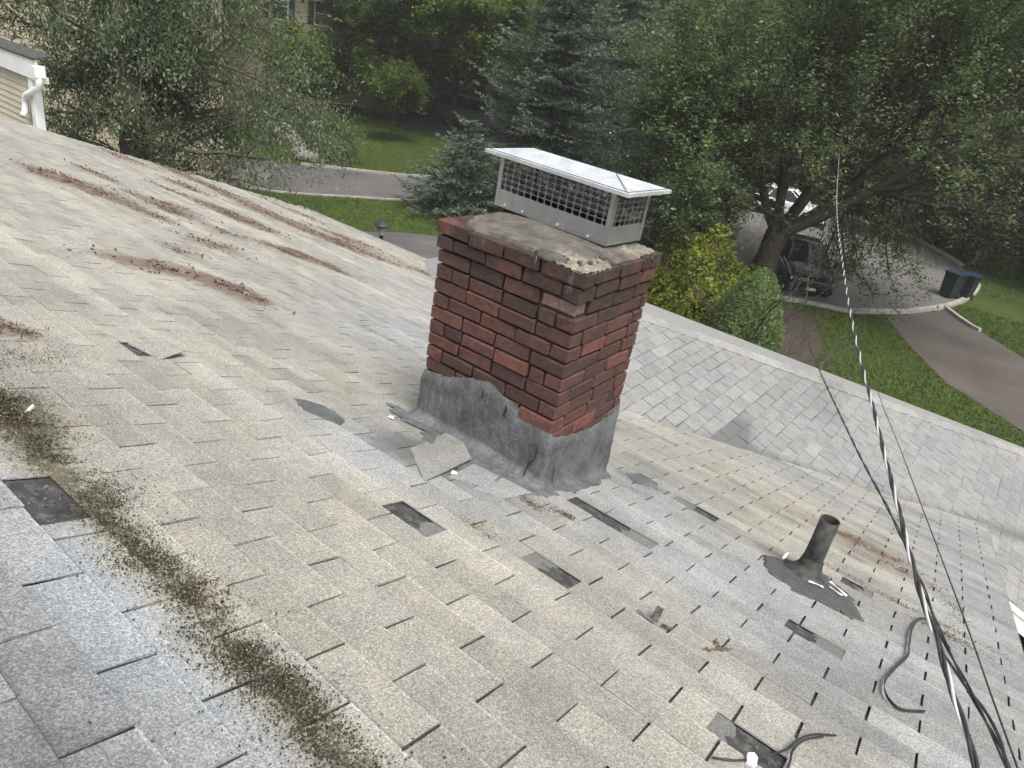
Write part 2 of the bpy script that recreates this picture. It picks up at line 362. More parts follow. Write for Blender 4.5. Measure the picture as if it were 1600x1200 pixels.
def main_stain(x, v):
    u = x / TABW; j = v / EXPO
    n = vnoise(np.stack([u * 0.35, j * 0.35], -1), 1.0, 21); n2 = vnoise(np.stack([u * 0.9, j * 0.9], -1), 1.0, 22)
    tan = 0.84 + 0.10 * n
    tan -= 0.95 / (1 + np.exp((j - 1.75 + 0.25 * n) * 7))
    for cu, cj, ru, rj, a in [(-3.4, 12.0, 2.2, 1.9, 0.95), (-1.0, 12.9, 2.4, 2.2, 0.75), (5.6, 18.5, 3.4, 3.6, 0.95), (1.6, 22, 2.2, 5.5, 0.8),
                              (11.8, 22, 2.4, 9, 0.95), (13, 48, 2.6, 18, 0.95), (5.5, 44, 6, 6, 0.5), (-14, 33, 7, 10, 0.9), (-26, 50, 9, 8, 0.6), (9.3, 16.5, 3, 3, 0.5), (-9.5, 2.6, 2, 1.5, 0.4)]:
        tan -= a * g2(u, j, cu, cj, ru, rj)
    tan += 0.5 * g2(u, j, 6.2, 33, 4.2, 5.5)
    tan = np.where(j > 2.2, np.maximum(tan, 0.24), tan)
    light = 0.50 + 0.05 * n + 0.035 * n2
    jj = (j - 9.9 + 4.8) % 9.6 - 4.8
    light += 0.085 * np.exp(-((jj - 0.1) / 0.75) ** 2) - 0.03 * np.exp(-((jj + 1.4) / 0.6) ** 2)
    far = np.clip((-u - 12) / 20.0, 0, 1)
    light += 0.045 * far + 0.05 * g2(u, j, -14, 33, 9, 12) + 0.09 * g2(u, j, -3.6, 11.8, 1.7, 1.2) + 0.06 * g2(u, j, 0.4, 1.2, 9, 0.5)
    light += 0.04 * g2(u, j, 6, 18, 3, 3)
    light -= 0.08 / (1 + np.exp((j - 0.85) * 9))
    dark = np.zeros_like(u)
    for cu, cj, ru, rj, a in [(-2.6, 14.2, 1.7, 1.3, 0.75), (-5.6, 10.6, 1.1, 0.35, 0.5), (-4.6, 11.8, 0.5, 0.5, 0.35), (-3.0, 12.6, 1.0, 0.8, 0.45), (-0.3, 14.0, 1.4, 1.0, 0.5),
                              (0.9, 23.9, 1.0, 0.45, 0.75), (2.9, 24.7, 0.9, 0.4, 0.8), (6.0, 24.0, 1.0, 0.5, 0.55), (9.5, 25.6, 2.8, 0.28, 0.8), (10.6, 20, 0.5, 3.5, 0.28),
                              (3.8, 27.5, 0.8, 0.3, 0.6), (5.5, 31.0, 1.0, 0.3, 0.6), (8.2, 30.0, 0.7, 0.25, 0.75), (3.2, 33, 1.2, 0.3, 0.6), (2.5, 37.5, 2.5, 0.35, 0.5), (0.2, 27.5, 1.6, 0.9, 0.4), (-0.8, 30.5, 1.2, 0.8, 0.35),
                              (-14.2, 12.0, 0.7, 0.5, 0.5), (-20, 24, 2, 0.4, 0.5), (-26, 31, 2.5, 0.5, 0.5), (-12.5, 15.5, 2.0, 0.35, 0.35), (-16, 26, 3, 0.4, 0.4), (-10.5, 26.5, 4, 0.4, 0.4), (-9, 20.5, 3, 0.35, 0.3),
                              (2.1, 8.2, 0.8, 0.5, 0.25), (-11.4, 7.4, 0.5, 0.35, 0.35), (-1.5, 2.0, 1.3, 0.5, 0.35), (8.8, 18.9, 0.6, 0.4, 0.3)]:
        dark += a * g2(u, j, cu, cj, ru, rj)
    # streaks along the courses far to the left
    st = vnoise(np.stack([u * 0.16, j * 1.0], -1), 1.0, 31)
    dark += far * 0.55 * np.clip(st - 0.25, 0, 1)
    band = np.exp(-(((j - 2.30 + 0.03 * (u + 2)) / (0.60 + 0.12 * n)) ** 2))
    moss = band * np.clip((6.0 - u) / 1.5, 0, 1) * np.clip((u + 12) / 2.0, 0, 1) * (0.75 + 0.45 * vnoise(np.stack([u * 0.55, j], -1), 1.0, 41))
    for cu, cj, ru, rj, a in [(-5.5, 2.8, 1.5, 1.0, 0.8), (1.1, 11.1, 0.5, 0.32, 0.75), (0.9, 15.0, 0.55, 0.35, 0.6), (1.5, 15.7, 0.4, 0.25, 0.6), (9.6, 26.3, 2.6, 0.35, 0.75), (11.6, 25.2, 1.2, 0.4, 0.6), (11.5, 30, 0.7, 2.5, 0.35), (0.2, 16.4, 0.8, 0.5, 0.35), (-9.2, 4.2, 1.0, 1.4, 0.45), (11.6, 16.2, 0.5, 0.4, 0.25)]:
        moss += a * g2(u, j, cu, cj, ru, rj)
    rot = np.zeros_like(u)
    for cu, cj, ru, rj, a in ROT: rot += 1.15 * a * g2(u, j, cu, cj, ru * 1.2, rj * 1.2)
    rot += 0.30 * g2(u, j, 6.2, 33, 4.2, 5.0)
    rot += far * 0.25 * np.clip(vnoise(np.stack([u * 0.10, j * 0.55], -1), 1.0, 33) - 0.15, 0, 1)
    return tan, light, dark, np.clip(moss, 0, 1), rot

ROT = [(-43.5, 23.5, 2.6, 1.3, 1.0), (-40, 25.7, 2.0, 0.8, 1.0), (-36.5, 27.0, 2.0, 0.6, 0.8), (-44, 32.0, 2.2, 1.6, 0.8), (-40.5, 31.5, 2.0, 1.0, 0.8), (-48, 42.5, 3.5, 1.2, 1.0), (-44, 43.0, 2.5, 1.0, 0.8),
       (-30, 27, 1.8, 1.2, 0.75), (-54, 40, 2.6, 1.5, 0.8), (-61, 47, 3.5, 1.6, 0.8), (-36, 33, 1.6, 0.9, 0.65), (-26, 21.5, 1.3, 0.8, 0.6), (-52, 31, 2.4, 1.2, 0.7), (-80, 58, 6, 3.0, 0.9), (-69, 58, 6, 2.5, 0.9), (-58, 56, 6, 2.4, 1.0), (-50, 57.5, 6, 2.2, 1.0), (-46, 60.5, 5, 2.4, 0.9), (-53, 66, 6, 2.6, 1.0), (-40, 66, 4, 2.0, 0.9), (-68, 72, 5, 2, 0.7), (-74, 48, 5, 2, 0.6),
       (-21.5, 15.2, 1.3, 1.0, 0.75), (-20.9, 18.0, 1.4, 0.9, 0.65), (-19.3, 19.7, 1.6, 0.75, 1.0), (-17.8, 19.8, 1.0, 0.5, 0.7), (-34.2, 37.6, 2.0, 1.0, 1.0), (-31.4, 39.8, 2.4, 0.8, 1.0), (-10.9, 4.8, 0.7, 0.7, 0.9), (8.4, 33.5, 1.6, 0.5, 0.9), (10.2, 32.0, 1.0, 0.4, 0.7), (-5.3, 2.3, 0.5, 0.4, 0.5), (0.9, 2.6, 0.5, 0.4, 0.4)]
ROT = [(u_, j_, ru_ * 0.95, rj_ * (1.9 if -49 < u_ < -12 and j_ < 50 else 1.15), a_ * (0.6 if j_ > 54 else 0.85)) for u_, j_, ru_, rj_, a_ in ROT]
# bare patches where tabs have torn off or slid: course, from, to (in half tabs)
GONE = {9: [(-0.42, 1.05), (7.72, 9.02)], 17: [(1.16, 3.86), (7.72, 9.18)], 11: [(2.53, 3.87)], 1: [(-2.96, -1.45)], 24: [(2.33, 3.86)], 25: [(8.25, 9.27)], 8: [(-10.55, -9.45)]}

NX, NY = 4, 3
cols = np.linspace(0, 1, NX + 1); rows = np.array([0.0, 0.14, 0.92, 1.0])
_A, _B, _D, _F = [], [], [], []
for r in rows:
    for c_ in cols: _A.append(c_); _B.append(r); _D.append(0)
nt = (NX + 1) * (NY + 1)
bot = {}
for k, c_ in enumerate(cols): bot[(NY, k)] = len(_A); _A.append(c_); _B.append(1.0); _D.append(1)
for r in range(NY):
    for k in (0, NX): bot[(r, k)] = len(_A); _A.append(cols[k]); _B.append(rows[r]); _D.append(1)
for r in range(NY):
    for k in range(NX): _F.append((r * (NX + 1) + k, (r + 1) * (NX + 1) + k, (r + 1) * (NX + 1) + k + 1, r * (NX + 1) + k + 1))
for k in range(NX): _F.append((NY * (NX + 1) + k, bot[(NY, k)], bot[(NY, k + 1)], NY * (NX + 1) + k + 1))
for r in range(NY):
    _F.append((r * (NX + 1), bot[(r, 0)], bot[(r + 1, 0)], (r + 1) * (NX + 1)))
    _F.append((r * (NX + 1) + NX, (r + 1) * (NX + 1) + NX, bot[(r + 1, NX)], bot[(r, NX)]))
_A, _B, _D, _F = map(np.array, (_A, _B, _D, _F))
NV = len(_A)

def tab_vertices(rects):
    """rects (n,4): a0, a1, b0, b1 -> a, b, h arrays (n, NV)"""
    n = len(rects)
    a = rects[:, 0:1] + (rects[:, 1:2] - rects[:, 0:1]) * _A
    b = rects[:, 2:3] + (rects[:, 3:4] - rects[:, 2:3]) * _B
    edge = rng.normal(0, 0.0011, (n, NX + 1))
    skew = rng.normal(0, 0.0022, (n, 1)) + rng.normal(0, 0.0022, (n, 1)) * (cols - 0.5)
    last = _B > 0.99
    ci = np.searchsorted(cols, _A - 1e-6)
    b = b + np.where(last, (edge + skew)[:, ci], 0)
    side = rng.normal(0, 0.0009, (n, NV)) * ((_A < 0.01) | (_A > 0.99)) * (_D == 0)
    a = a + side
    curl = np.abs(rng.normal(0, 0.0012, (n, 2))) * (rng.random((n, 2)) < 0.22)
    lift = np.where(_B > 0.4, (curl[:, 0:1] * np.clip(1 - 2 * _A, 0, 1) + curl[:, 1:2] * np.clip(2 * _A - 1, 0, 1)) * _B ** 2, 0)
    h = 0.0006 + 0.0058 * _B * np.clip(rng.normal(1, 0.25, (n, 1)), 0.5, 1.8) + lift + rng.normal(0, 0.0004, (n, 1))
    h = np.where(_D == 1, np.minimum(h - 0.0040, -0.002 + 0.0015 * _B), h)
    return a, b, h

# main plane tabs
rect = []; 
for jc in range(-20, 83):
    u = math.floor(X_RAKE_L / TABW) - 2
    u += (u - jc) % 2
    while u * TABW < X_RAKE_R:
        spans = [(float(u), float(u + 2))]
        for g0, g1 in GONE.get(jc, []):
            spans = [q for s0, s1 in spans for q in ((s0, min(s1, g0)), (max(s0, g1), s1)) if q[1] - q[0] > 0.12]
        for s0, s1 in spans:
            gw = random.uniform(0.0028, 0.0052); gap0 = gw if abs(s0 - u) < 1e-6 else 0.0; gap1 = gw if abs(s1 - u - 2) < 1e-6 else 0.0
            x0 = max(s0 * TABW + gap0, X_RAKE_L); x1 = min(s1 * TABW - gap1, X_RAKE_R)
            if x1 - x0 < 0.03: continue
            xm = (x0 + x1) / 2; y = (jc + 0.5) * EXPO * CS
            lim = xm + VAL if xm > XR else (1.87 - xm if xm > -8.08 else Y_EAVE)
            if y > min(lim, Y_EAVE) + 0.28: continue
            if -0.70 < x0 and x1 < -0.05 and 2.12 < y < 2.6: continue
            rect.append((x0, x1, jc * EXPO, (jc + 1) * EXPO))
        u += 2
rect = np.array(rect)
a, b, h = tab_vertices(rect)
PM = main_pt(a, b, h)
tan, light, dark, moss, rot = main_stain(a, b)
per = rng.normal(0, 1, (len(rect), 1))
edge_shade = np.where(_B < 0.01, 1.0, np.where(_B < 0.2, 0.22, 0.0)) * np.clip(rng.normal(0.52, 0.20, (len(rect), 1)), 0, 0.95)  # upslope edge darkened to paint the shade line below each butt
dark = dark + 0.9 * edge_shade + np.where(_B > 0.99, 1.0, 0.0) * np.clip(rng.normal(0.02, 0.10, (len(rect), 1)), 0, 0.3); crs = rng.normal(0, 1, 400)[np.round(rect[:, 2] / EXPO).astype(int) + 60][:, None]
light = light - 0.02 + 0.034 * per + 0.018 * crs - 0.10 * edge_shade + np.where(_B > 0.99, 1.0, 0.0) * np.clip(rng.normal(0.10, 0.06, (len(rect), 1)), 0, 0.25); tan = tan + 0.05 * rng.normal(0, 1, (len(rect), 1))  # butt ends painted lighter, like an edge catching the light
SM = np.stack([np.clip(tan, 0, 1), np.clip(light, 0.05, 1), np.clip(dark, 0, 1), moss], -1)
ROTM = rot

def seen_size(P):
    """on-screen area of each tab, 0 outside the picture"""
    q = P - CAM
    z = q @ FWD; X = 800 + FPX * (q @ RIGHT) / z; Y = 600 + FPX * (q @ DOWN) / z
    c = P.shape[1]
    ok = (z.min(1) > 0.1)
    X = np.clip(X, 0, 1600); Y = np.clip(Y, 0, 1200)
    i = [0, NX, nt - 1, nt - 1 - NX]
    ar = 0.5 * np.abs(sum(X[:, i[k]] * Y[:, i[(k + 1) % 4]] - X[:, i[(k + 1) % 4]] * Y[:, i[k]] for k in range(4)))
    return np.where(ok, ar, 0)

house = tag(empty('house', (-5, 2, -5.5)), 'house with sagging pale grey asphalt shingle roof in the foreground', 'house')
# deck of the main plane (dark felt shows through the tab slots)
def grid_mesh(name, fn, a0, a1, b0, b1, na, nb):
    A, B = np.meshgrid(np.linspace(a0, a1, na), np.linspace(b0, b1, nb))
    V = fn(A.ravel(), B.ravel(), np.full(A.size, -0.0060))
    i = np.arange((nb - 1) * na).reshape(nb - 1, na)[:, :-1].ravel()
    return mesh_np(name, V, np.stack([i, i + na, i + na + 1, i + 1], 1), smooth=True)
V_EAVE = Y_EAVE / CS
main_roof = obj('main_roof', grid_mesh('main_roof', main_pt, X_RAKE_L + 0.01, X_RAKE_R - 0.012, -2.55, V_EAVE, 160, 120), MAT['felt'], house)
size = seen_size(PM)
order = np.argsort(-size)
single = order[:300]
for k in single:
    me = mesh_np('shingle', PM[k], _F, {'stain_shade': SM[k], 'rot': ROTM[k]})
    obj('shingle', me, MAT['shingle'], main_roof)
# torn remnants and nails left in the bare patches
rr = np.random.default_rng(44)
for jc, gl in GONE.items():
    for g0, g1 in gl:
        e_ = g0 + (g1 - g0) * rr.uniform(0.28, 0.5); m_ = 9
        edge_ = [(e_ + rr.normal(0, 0.09), jc + q) for q in np.linspace(1.0, 0.0, m_)]
        if rr.random() < 0.5: P_ = [(g0, jc + 0.0), (g0, jc + 1.0)] + edge_
        else: P_ = [(g1, jc + 1.0), (g1, jc + 0.0)] + [(g0 + g1 - u_, v_) for u_, v_ in edge_[::-1]]
        P_ = np.array(P_) * [TABW, EXPO]; m_ = len(P_)
        if jc not in (1, 8):
            V = np.concatenate([main_pt(P_[:, 0], P_[:, 1], np.full(m_, -0.001)), main_pt(P_[:, 0], P_[:, 1], np.full(m_, -0.0055))])
            me = mesh_np('shingle_remnant', V, [np.array([range(m_)]), np.array([(k, m_ + k, m_ + (k + 1) % m_, (k + 1) % m_) for k in range(m_)])], {'stain_shade': np.tile([0.5, 0.36, 0.42, 0.0], (2 * m_, 1)), 'rot': np.zeros(2 * m_)})
            obj('shingle_remnant', me, MAT['shingle'], main_roof)
        for q in range(2):
            c_ = main_pt(np.array([(g0 + (g1 - g0) * rr.uniform(0.15, 0.85)) * TABW]), np.array([(jc + rr.uniform(0.3, 0.8)) * EXPO]), np.array([-0.005]))[0]
            MB().tube([c_, c_ + np.array([0, SN, CS]) * 0.005], 0.0045, 7).build('nail', MAT['steel_dull'], main_roof)
restm = order[300:]
n = len(restm)
F = (_F[None] + (np.arange(n) * NV)[:, None, None]).reshape(-1, 4)
o = obj('shingles', mesh_np('shingles', PM[restm].reshape(-1, 3), F, {'stain_shade': SM[restm].reshape(-1, 4), 'rot': ROTM[restm].ravel()}), MAT['shingle'], main_roof)
tag(o, kind='stuff')

# wing plane tabs
rect = []
for jc in range(0, 53):
    y = -0.3 + (0.1524 if jc % 2 else 0.0) + 0.07
    while y < 13:
        w0, w1 = jc * EXPO, (jc + 1) * EXPO
        xm = XR + (w0 + w1) / 2 * CS; y0, y1 = y + 0.0045, y + 2 * TABW - 0.0045
        lo = xm + VAL - 0.32
        if xm > X_RAKE_R: lo = 6.33; y0 = max(y0, lo)
        y1 = min(y1, xm + HIP + 0.02)
        if y1 > lo and y1 - y0 > 0.04: rect.append((y0, y1, w0, w1))
        y += 2 * TABW
rect = np.array(rect)
a, b, h = tab_vertices(rect)
a = np.minimum(a, XR + b * CS + HIP + 0.01)
PW = wing_pt(a, b, h)
per = rng.normal(0, 1, (len(rect), 1))
n2 = vnoise(np.stack([a * 0.9, b * 0.9], -1), 1.0, 55)
tan = 0.24 + 0.06 * n2 + 0.05 * np.clip(per, -0.5, 2) + 0 * a
light = 0.435 + 0.02 * n2 + 0.018 * per + 0 * a
xw = XR + b * CS
dvalley = a - (xw + VAL)
dark = 0.55 * np.exp(-(dvalley / 0.16) ** 2) * (0.6 + 0.5 * n2)
dark += 0.75 * np.exp(-(((xw - (-0.12)) / 0.045) ** 2)) * (a < 7.6) + 0.8 * g2(a, xw, 5.6, -0.05, 0.28, 0.12)  # narrow darker strip along the courses and one darker spot
dark += 0.75 * np.where(_B < 0.01, 1.0, np.where(_B < 0.2, 0.1, 0.0)) * np.clip(rng.normal(0.6, 0.2, (len(rect), 1)), 0, 1)  # painted shade line at the upslope start of each wing tab
dark += 0.42 * g2(a, xw, 7.3, 0.32, 0.5, 0.34) + 0.35 * g2(a, xw, 7.75, 0.05, 0.25, 0.2) + 0.30 * g2(a, xw, 7.0, 3.0, 1.0, 0.7) + 0.3 * g2(a, xw, 8.6, 2.2, 0.5, 0.3)
SW = np.stack([np.clip(tan, 0, 1), np.clip(light, 0.05, 1), np.clip(dark, 0, 1), 0 * a], -1)
wing_roof = obj('wing_roof', grid_mesh('wing_roof', lambda A, B, H: wing_pt(np.minimum(A, XR + B * CS + HIP - 0.01), B, H), 3.0, 12.3, 0.0, 6.62, 60, 60), MAT['felt'], house)
# the deck stays clear of the porch side
me = wing_roof.data
co = np.empty(len(me.vertices) * 3, np.float32); me.vertices.foreach_get('co', co); co = co.reshape(-1, 3)
out = (co[:, 0] > X_RAKE_R - 0.05) & (co[:, 1] < 6.34); co[out, 1] = 6.34
me.vertices.foreach_set('co', co.ravel()); me.update()
n = len(rect)
F = (_F[None] + (np.arange(n) * NV)[:, None, None]).reshape(-1, 4)
tag(obj('shingles', mesh_np('shingles', PW.reshape(-1, 3), F, {'stain_shade': SW.reshape(-1, 4), 'rot': np.zeros(n * NV)}), MAT['shingle'], wing_roof), kind='stuff')
# hip caps, laid one over the other down the hip
NH = 50
for k in range(NH):
    q0, q1 = k * 0.1245, k * 0.1245 + 0.155
    hx = lambda q: XR + q
    V = []; 
    for q, hh in ((q0, 0.004), (q1, 0.016)):
        for s, off in ((-1, 0.145), (-1, 0.05), (0, 0.0), (1, 0.05), (1, 0.145)):
            x = hx(q); y = x + HIP
            dx, dy = (off * 0.707, -off * 0.707) if s < 0 else ((-off * 0.707, off * 0.707) if s > 0 else (0, 0))
            px, py = x + dx, y + dy
            z = (-TP * (px + VAL)) if s < 0 else (-TP * (py - HIP + VAL) if s > 0 else -TP * (x + VAL))
            z += hh + rng.normal(0, 0.0008) + (0.004 if s == 0 else 0)
            V.append((px, py, z))
    V = np.array(V); B_ = V.copy(); B_[:, 2] -= 0.006
    V = np.concatenate([V, B_]); F = [(i, i + 5, i + 6, i + 1) for i in range(4)] + [(5 + i, 15 + i, 16 + i, 6 + i) for i in range(4)] + [(0, 10, 15, 5), (4, 9, 19, 14)]
    shade = 0.47 + 0.03 * rng.normal() + (0.05 if k % 11 > 6 else 0)
    me = mesh_np('hip_cap', V, np.array(F), {'stain_shade': np.tile([0.40 if k < 26 else 0.2, shade, 0.45 if k in (14, 15, 27) else 0.02, 0.0], (20, 1)), 'rot': np.zeros(20)})
    me.attributes['stain_shade'].data  # keep
    obj('hip_cap', me, MAT['shingle'], wing_roof)
# planes turned away from the camera: hip end, far side of the wing, back of the main roof
b_ = MB()
HX1 = 4.53
b_.poly([(XR, XR + HIP, ZR - 0.004), (HX1, HX1 + HIP, -TP * (HX1 + VAL) - 0.004), (-8.03, HX1 + HIP, -TP * (HX1 + VAL) - 0.004)])
bo2 = MB(); bo2.poly([(X_RAKE_L, -2.55 * CS, 2.55 * SN), (X_RAKE_R, -2.55 * CS, 2.55 * SN), (X_RAKE_R, -12, -2.3), (X_RAKE_L, -12, -2.3)])
for bo in (b_.build('hip_end', MAT['shingle'], house), bo2.build('back_slope', MAT['shingle'], house)):
    nm, val = 'stain_shade', (0.4, 0.5, 0.0, 0.0); at = bo.data.attributes.new(nm, 'FLOAT_COLOR', 'POINT'); at.data.foreach_set('color', np.tile(val, (len(bo.data.vertices), 1)).ravel())
# the far side of the wing: the same tabs, sloping the other way
def wing_left_pt(y, w, h):
    hh = h + 0.003 * vnoise(np.stack([y * 0.8, w * 0.8], -1), 1.0, 19)
    return np.stack([XR - w * CS - SN * hh, y, ZR - w * SN + CS * hh], -1)
rect = []
for jc in range(0, 52):
    y = 2.6 + (0.1524 if jc % 2 else 0.0)
    while y < 13:
        w0, w1 = jc * EXPO, (jc + 1) * EXPO; xm = XR - (w0 + w1) / 2 * CS
        y0, y1 = y + 0.0045, min(y + 2 * TABW - 0.0045, 4.28 - xm)
        if y1 > 1.87 - xm - 0.32 and y1 - y0 > 0.04: rect.append((y0, y1, w0, w1))
        y += 2 * TABW
rect = np.array(rect); a, b, h = tab_vertices(rect); a = np.minimum(a, 4.28 - (XR - b * CS)); n = len(rect)
PL = wing_left_pt(a, b, h + 0.002); per = rng.normal(0, 1, (n, 1))
SL = np.stack([np.clip(0.3 + 0.06 * per + 0 * a, 0, 1), 0.44 + 0.02 * per + 0 * a, 0.5 * np.where(_B < 0.01, 1.0, 0.0) + 0 * a, 0 * a], -1)  # first row of each tab darkened as a painted shade line
F = (_F[None] + (np.arange(n) * NV)[:, None, None]).reshape(-1, 4)
wing_left = obj('wing_roof', mesh_np('wing_roof', [(XR, XR + VAL - 0.3, ZR - 0.004), (XR, XR + HIP, ZR - 0.004), (-8.03, 12.31, -3.294), (-8.03, 9.6, -3.294)], np.array([[0, 1, 2, 3]])), MAT['felt'], house)
tag(obj('shingles', mesh_np('shingles', PL.reshape(-1, 3), F, {'stain_shade': SL.reshape(-1, 4), 'rot': np.zeros(n * NV)}), MAT['shingle'], wing_left), kind='stuff')
# walls, fascias and gutters
mb = MB(); mb.box((-5.0, -1.2, -4.4), (13.6, 20.6, 2.2)); mb.box((-1.8, 9.6, -4.5), (11.6, 4.6, 2.0)); mb.build('wall', MAT['siding_cream'], house)
mb = MB(); mb.box(((X_RAKE_L + -8.0) / 2, Y_EAVE + 0.07, -Y_EAVE * TP - 0.05), (4.2, 0.13, 0.10)); mb.build('gutter', MAT['gutter'], house)
rot_p = np.array([[1, 0, 0], [0, CS, SN], [0, -SN, CS]])
mb = MB()
mb.box(main_pt(np.array([X_RAKE_R + 0.012]), np.array([3.6]), np.array([-0.09]))[0], (0.02, 8.6, 0.15), rot_p); mb.build('rake_board', MAT['gutter'], house)
mb = MB(); mb.box(main_pt(np.array([X_RAKE_L - 0.012]), np.array([4.0]), np.array([-0.07]))[0], (0.02, 13.0, 0.14), rot_p); mb.build('rake_board', MAT['white_trim'], house)
mb = MB(); mb.box((3.55, 4.2, -3.05), (2.7, 4.2, 0.12)); mb.build('porch_roof', MAT['porch'], house)
mb = MB(); mb.box((3.3, 6.35, -2.92), (2.4, 0.03, 0.16), np.array([[CS, 0, SN], [0, 1, 0], [-SN, 0, CS]])); mb.build('rake_board', MAT['white_trim'], house)
# raised side of the house at the left edge of the picture: clapboards, corner post, fascia, gutter, downspout
side = MB().box((-14.7, 5.02, -2.6), (4.3, 0.1, 4.2)).build('side_wall', MAT['siding_cream'], house)
for k in range(22):
    z = -2.3 + k * 0.105
    if z > -0.72: break
    mb = MB(); mb.add([(-16.7, 4.925, z), (-12.5, 4.925, z), (-12.5, 4.94, z + 0.105), (-16.7, 4.94, z + 0.105), (-16.7, 4.96, z), (-12.5, 4.96, z)], [(0, 1, 2, 3), (0, 4, 5, 1)])
    mb.build('siding_board', MAT['siding_cream'], side)
MB().cham((-12.52, 4.88, -4.0), (-12.38, 5.02, -0.78), 0.006).build('corner_post', MAT['white_trim'], house)
MB().cham((-17.0, 4.86, -0.86), (-12.12, 4.91, -0.52), 0.008).build('fascia', MAT['white_trim'], house)
MB().add([(-17.0, 4.84, -0.52), (-12.08, 4.84, -0.52), (-12.08, 5.12, -0.46), (-17, 5.12, -0.46), (-17.0, 4.84, -0.55), (-12.08, 4.84, -0.55), (-12.08, 5.12, -0.50), (-17, 5.12, -0.50)], [(0, 1, 2, 3), (0, 4, 5, 1), (1, 5, 6, 2), (4, 7, 6, 5)]).build('upper_roof', MAT['felt'], house)
MB().cham((-12.42, 4.912, -0.90), (-12.1, 5.04, -0.80), 0.006).build('soffit', MAT['white_trim'], house)
mb = MB(); mb.cham((-12.12, 4.80, -0.80), (-11.98, 4.96, -0.62), 0.01); mb.build('gutter', MAT['white_trim'], house)
mb = MB(); mb.tube([(-12.03, 4.86, -0.76), (-12.03, 4.86, -0.88), (-12.08, 4.86, -0.96), (-12.52, 4.84, -1.14), (-12.60, 4.84, -1.21), (-12.62, 4.84, -1.30), (-12.62, 4.82, -1.42), (-12.58, 4.76, -1.49)], 0.052, 8); mb.build('downspout', MAT['white_trim'], house, smooth=True)

# ------------------------------------------------------------------ chimney
CX0, CX1, CY0, CY1, CZT = -0.764, 0.014, 2.038, 2.675, 0.36
CH = 0.069
chim = tag(empty('brick_chimney', ((CX0 + CX1) / 2, (CY0 + CY1) / 2, -0.8)), 'weathered red brick chimney rising from the shingle roof', 'chimney')
mo = MB(); mo.cham((CX0 + 0.021, CY0 + 0.021, -1.25), (CX1 - 0.021, CY1 - 0.021, CZT - 0.012), 0.004); mo.build('mortar_core', MAT['mortar'], chim)
br = np.random.default_rng(5)
def row(lo, hi, first):
    """brick spans along a row, with closers where it does not come out"""
    j = 0.0105; out = []; x = lo; L = 0.188
    x1 = x + first
    while True:
        e = min(x1, hi)
        if hi - e < 0.035: e = hi
        out.append((x, e)); 
        if e >= hi: break
        x = e + j; x1 = x + L * (1 + br.normal(0, 0.012))
    return out
def brick(lo, hi, mat='brick'):
    lo = np.array(lo) + br.normal(0, 0.0018, 3); hi = np.array(hi) + br.normal(0, 0.0018, 3)
    b = MB(); b.cham(lo, hi, 0.0032 + abs(br.normal(0, 0.0014)), 0.0017); b.build('brick', MAT[mat], chim)
for c_ in range(17):
    zt = CZT - c_ * CH; zb = zt - CH + 0.0105
    e = 0.016 if c_ == 0 else (0.009 if c_ == 1 else 0.0)
    x0, x1, y0, y1 = CX0 - e, CX1 + e, CY0 - e, CY1 + e
    D = 0.09
    if c_ % 2 == 0:
        fx = (x0, x1); sy = (y0 + D + 0.0095, y1 - D - 0.0095); f1, s1 = 0.188, 0.188
    else:
        fx = (x0 + D + 0.0095, x1 - D - 0.0095); sy = (y0, y1); f1, s1 = 0.188, 0.188
    if c_ == 2: f1 = 0.188
    for k, (p_, q_) in enumerate(row(*fx, f1 * (0.5 if c_ % 4 == 3 else 1))):
        last = q_ >= fx[1] - 1e-6
        if c_ == 2 and last:      # spalled corner brick
            brick((p_, y0 + 0.012, zb), (q_ - 0.02, y0 + D, zt - 0.006), 'brick_raw')
        else: brick((p_, y0, zb), (q_, y0 + D, zt))
    for p_, q_ in row(*fx, f1 * 0.7): brick((p_, y1 - D, zb), (q_, y1, zt))
    for p_, q_ in row(*sy, s1 * (0.6 if c_ % 4 == 1 else 1)): brick((x1 - D, p_, zb), (x1, q_, zt))
    for p_, q_ in row(*sy, s1 * 0.8): brick((x0, p_, zb), (x0 + D, q_, zt))
# crown: sloped mortar wash, broken away at the near corner
nx, ny = 74, 62
gx = np.linspace(CX0 - 0.014, CX1 + 0.014, nx); gy = np.linspace(CY0 - 0.014, CY1 + 0.014, ny)
GX, GY = np.meshgrid(gx, gy)
P2 = np.stack([GX, GY], -1)
dE = np.minimum(np.minimum(GX - CX0, CX1 - GX), np.minimum(GY - CY0, CY1 - GY))
dE = dE - 0.030 - 0.016 * vnoise(P2, 7, 3) - 0.006 * vnoise(P2, 24, 4) + 0.022 * np.clip((GX + 0.3) / 0.1, 0, 1) - 0.05 * np.clip((-0.64 - GX) / 0.05, 0, 1) * np.clip((2.2 - GY) / 0.05, 0, 1)
brk = np.clip((GX + 0.20 + 0.06 * vnoise(P2, 12, 17)) / 0.05, 0, 1) * np.clip((2.24 + 0.08 * vnoise(P2, 9, 7) - GY) / 0.05, 0, 1)
brk = np.maximum(brk, np.clip((GX + 0.13) / 0.06, 0, 1) * np.clip((GY - 2.38) / 0.05, 0, 1) * 0.6)
th = np.where(dE > 0, 0.017 * np.clip(dE / 0.010, 0, 1) ** 0.5, -0.012)
th = th + np.where(dE > 0, 0.10 * np.clip(dE, 0, 0.2), 0)
th = th * (1 - 0.72 * brk) + np.where(dE > -0.02, brk * 0.010 * (1 + vnoise(P2, 55, 8)) + 0.0022 * vnoise(P2, 45, 2) + 0.0015 * vnoise(P2, 120, 6), 0)
Z = CZT - 0.004 + th
i = np.arange((ny - 1) * nx).reshape(ny - 1, nx)[:, :-1].ravel()
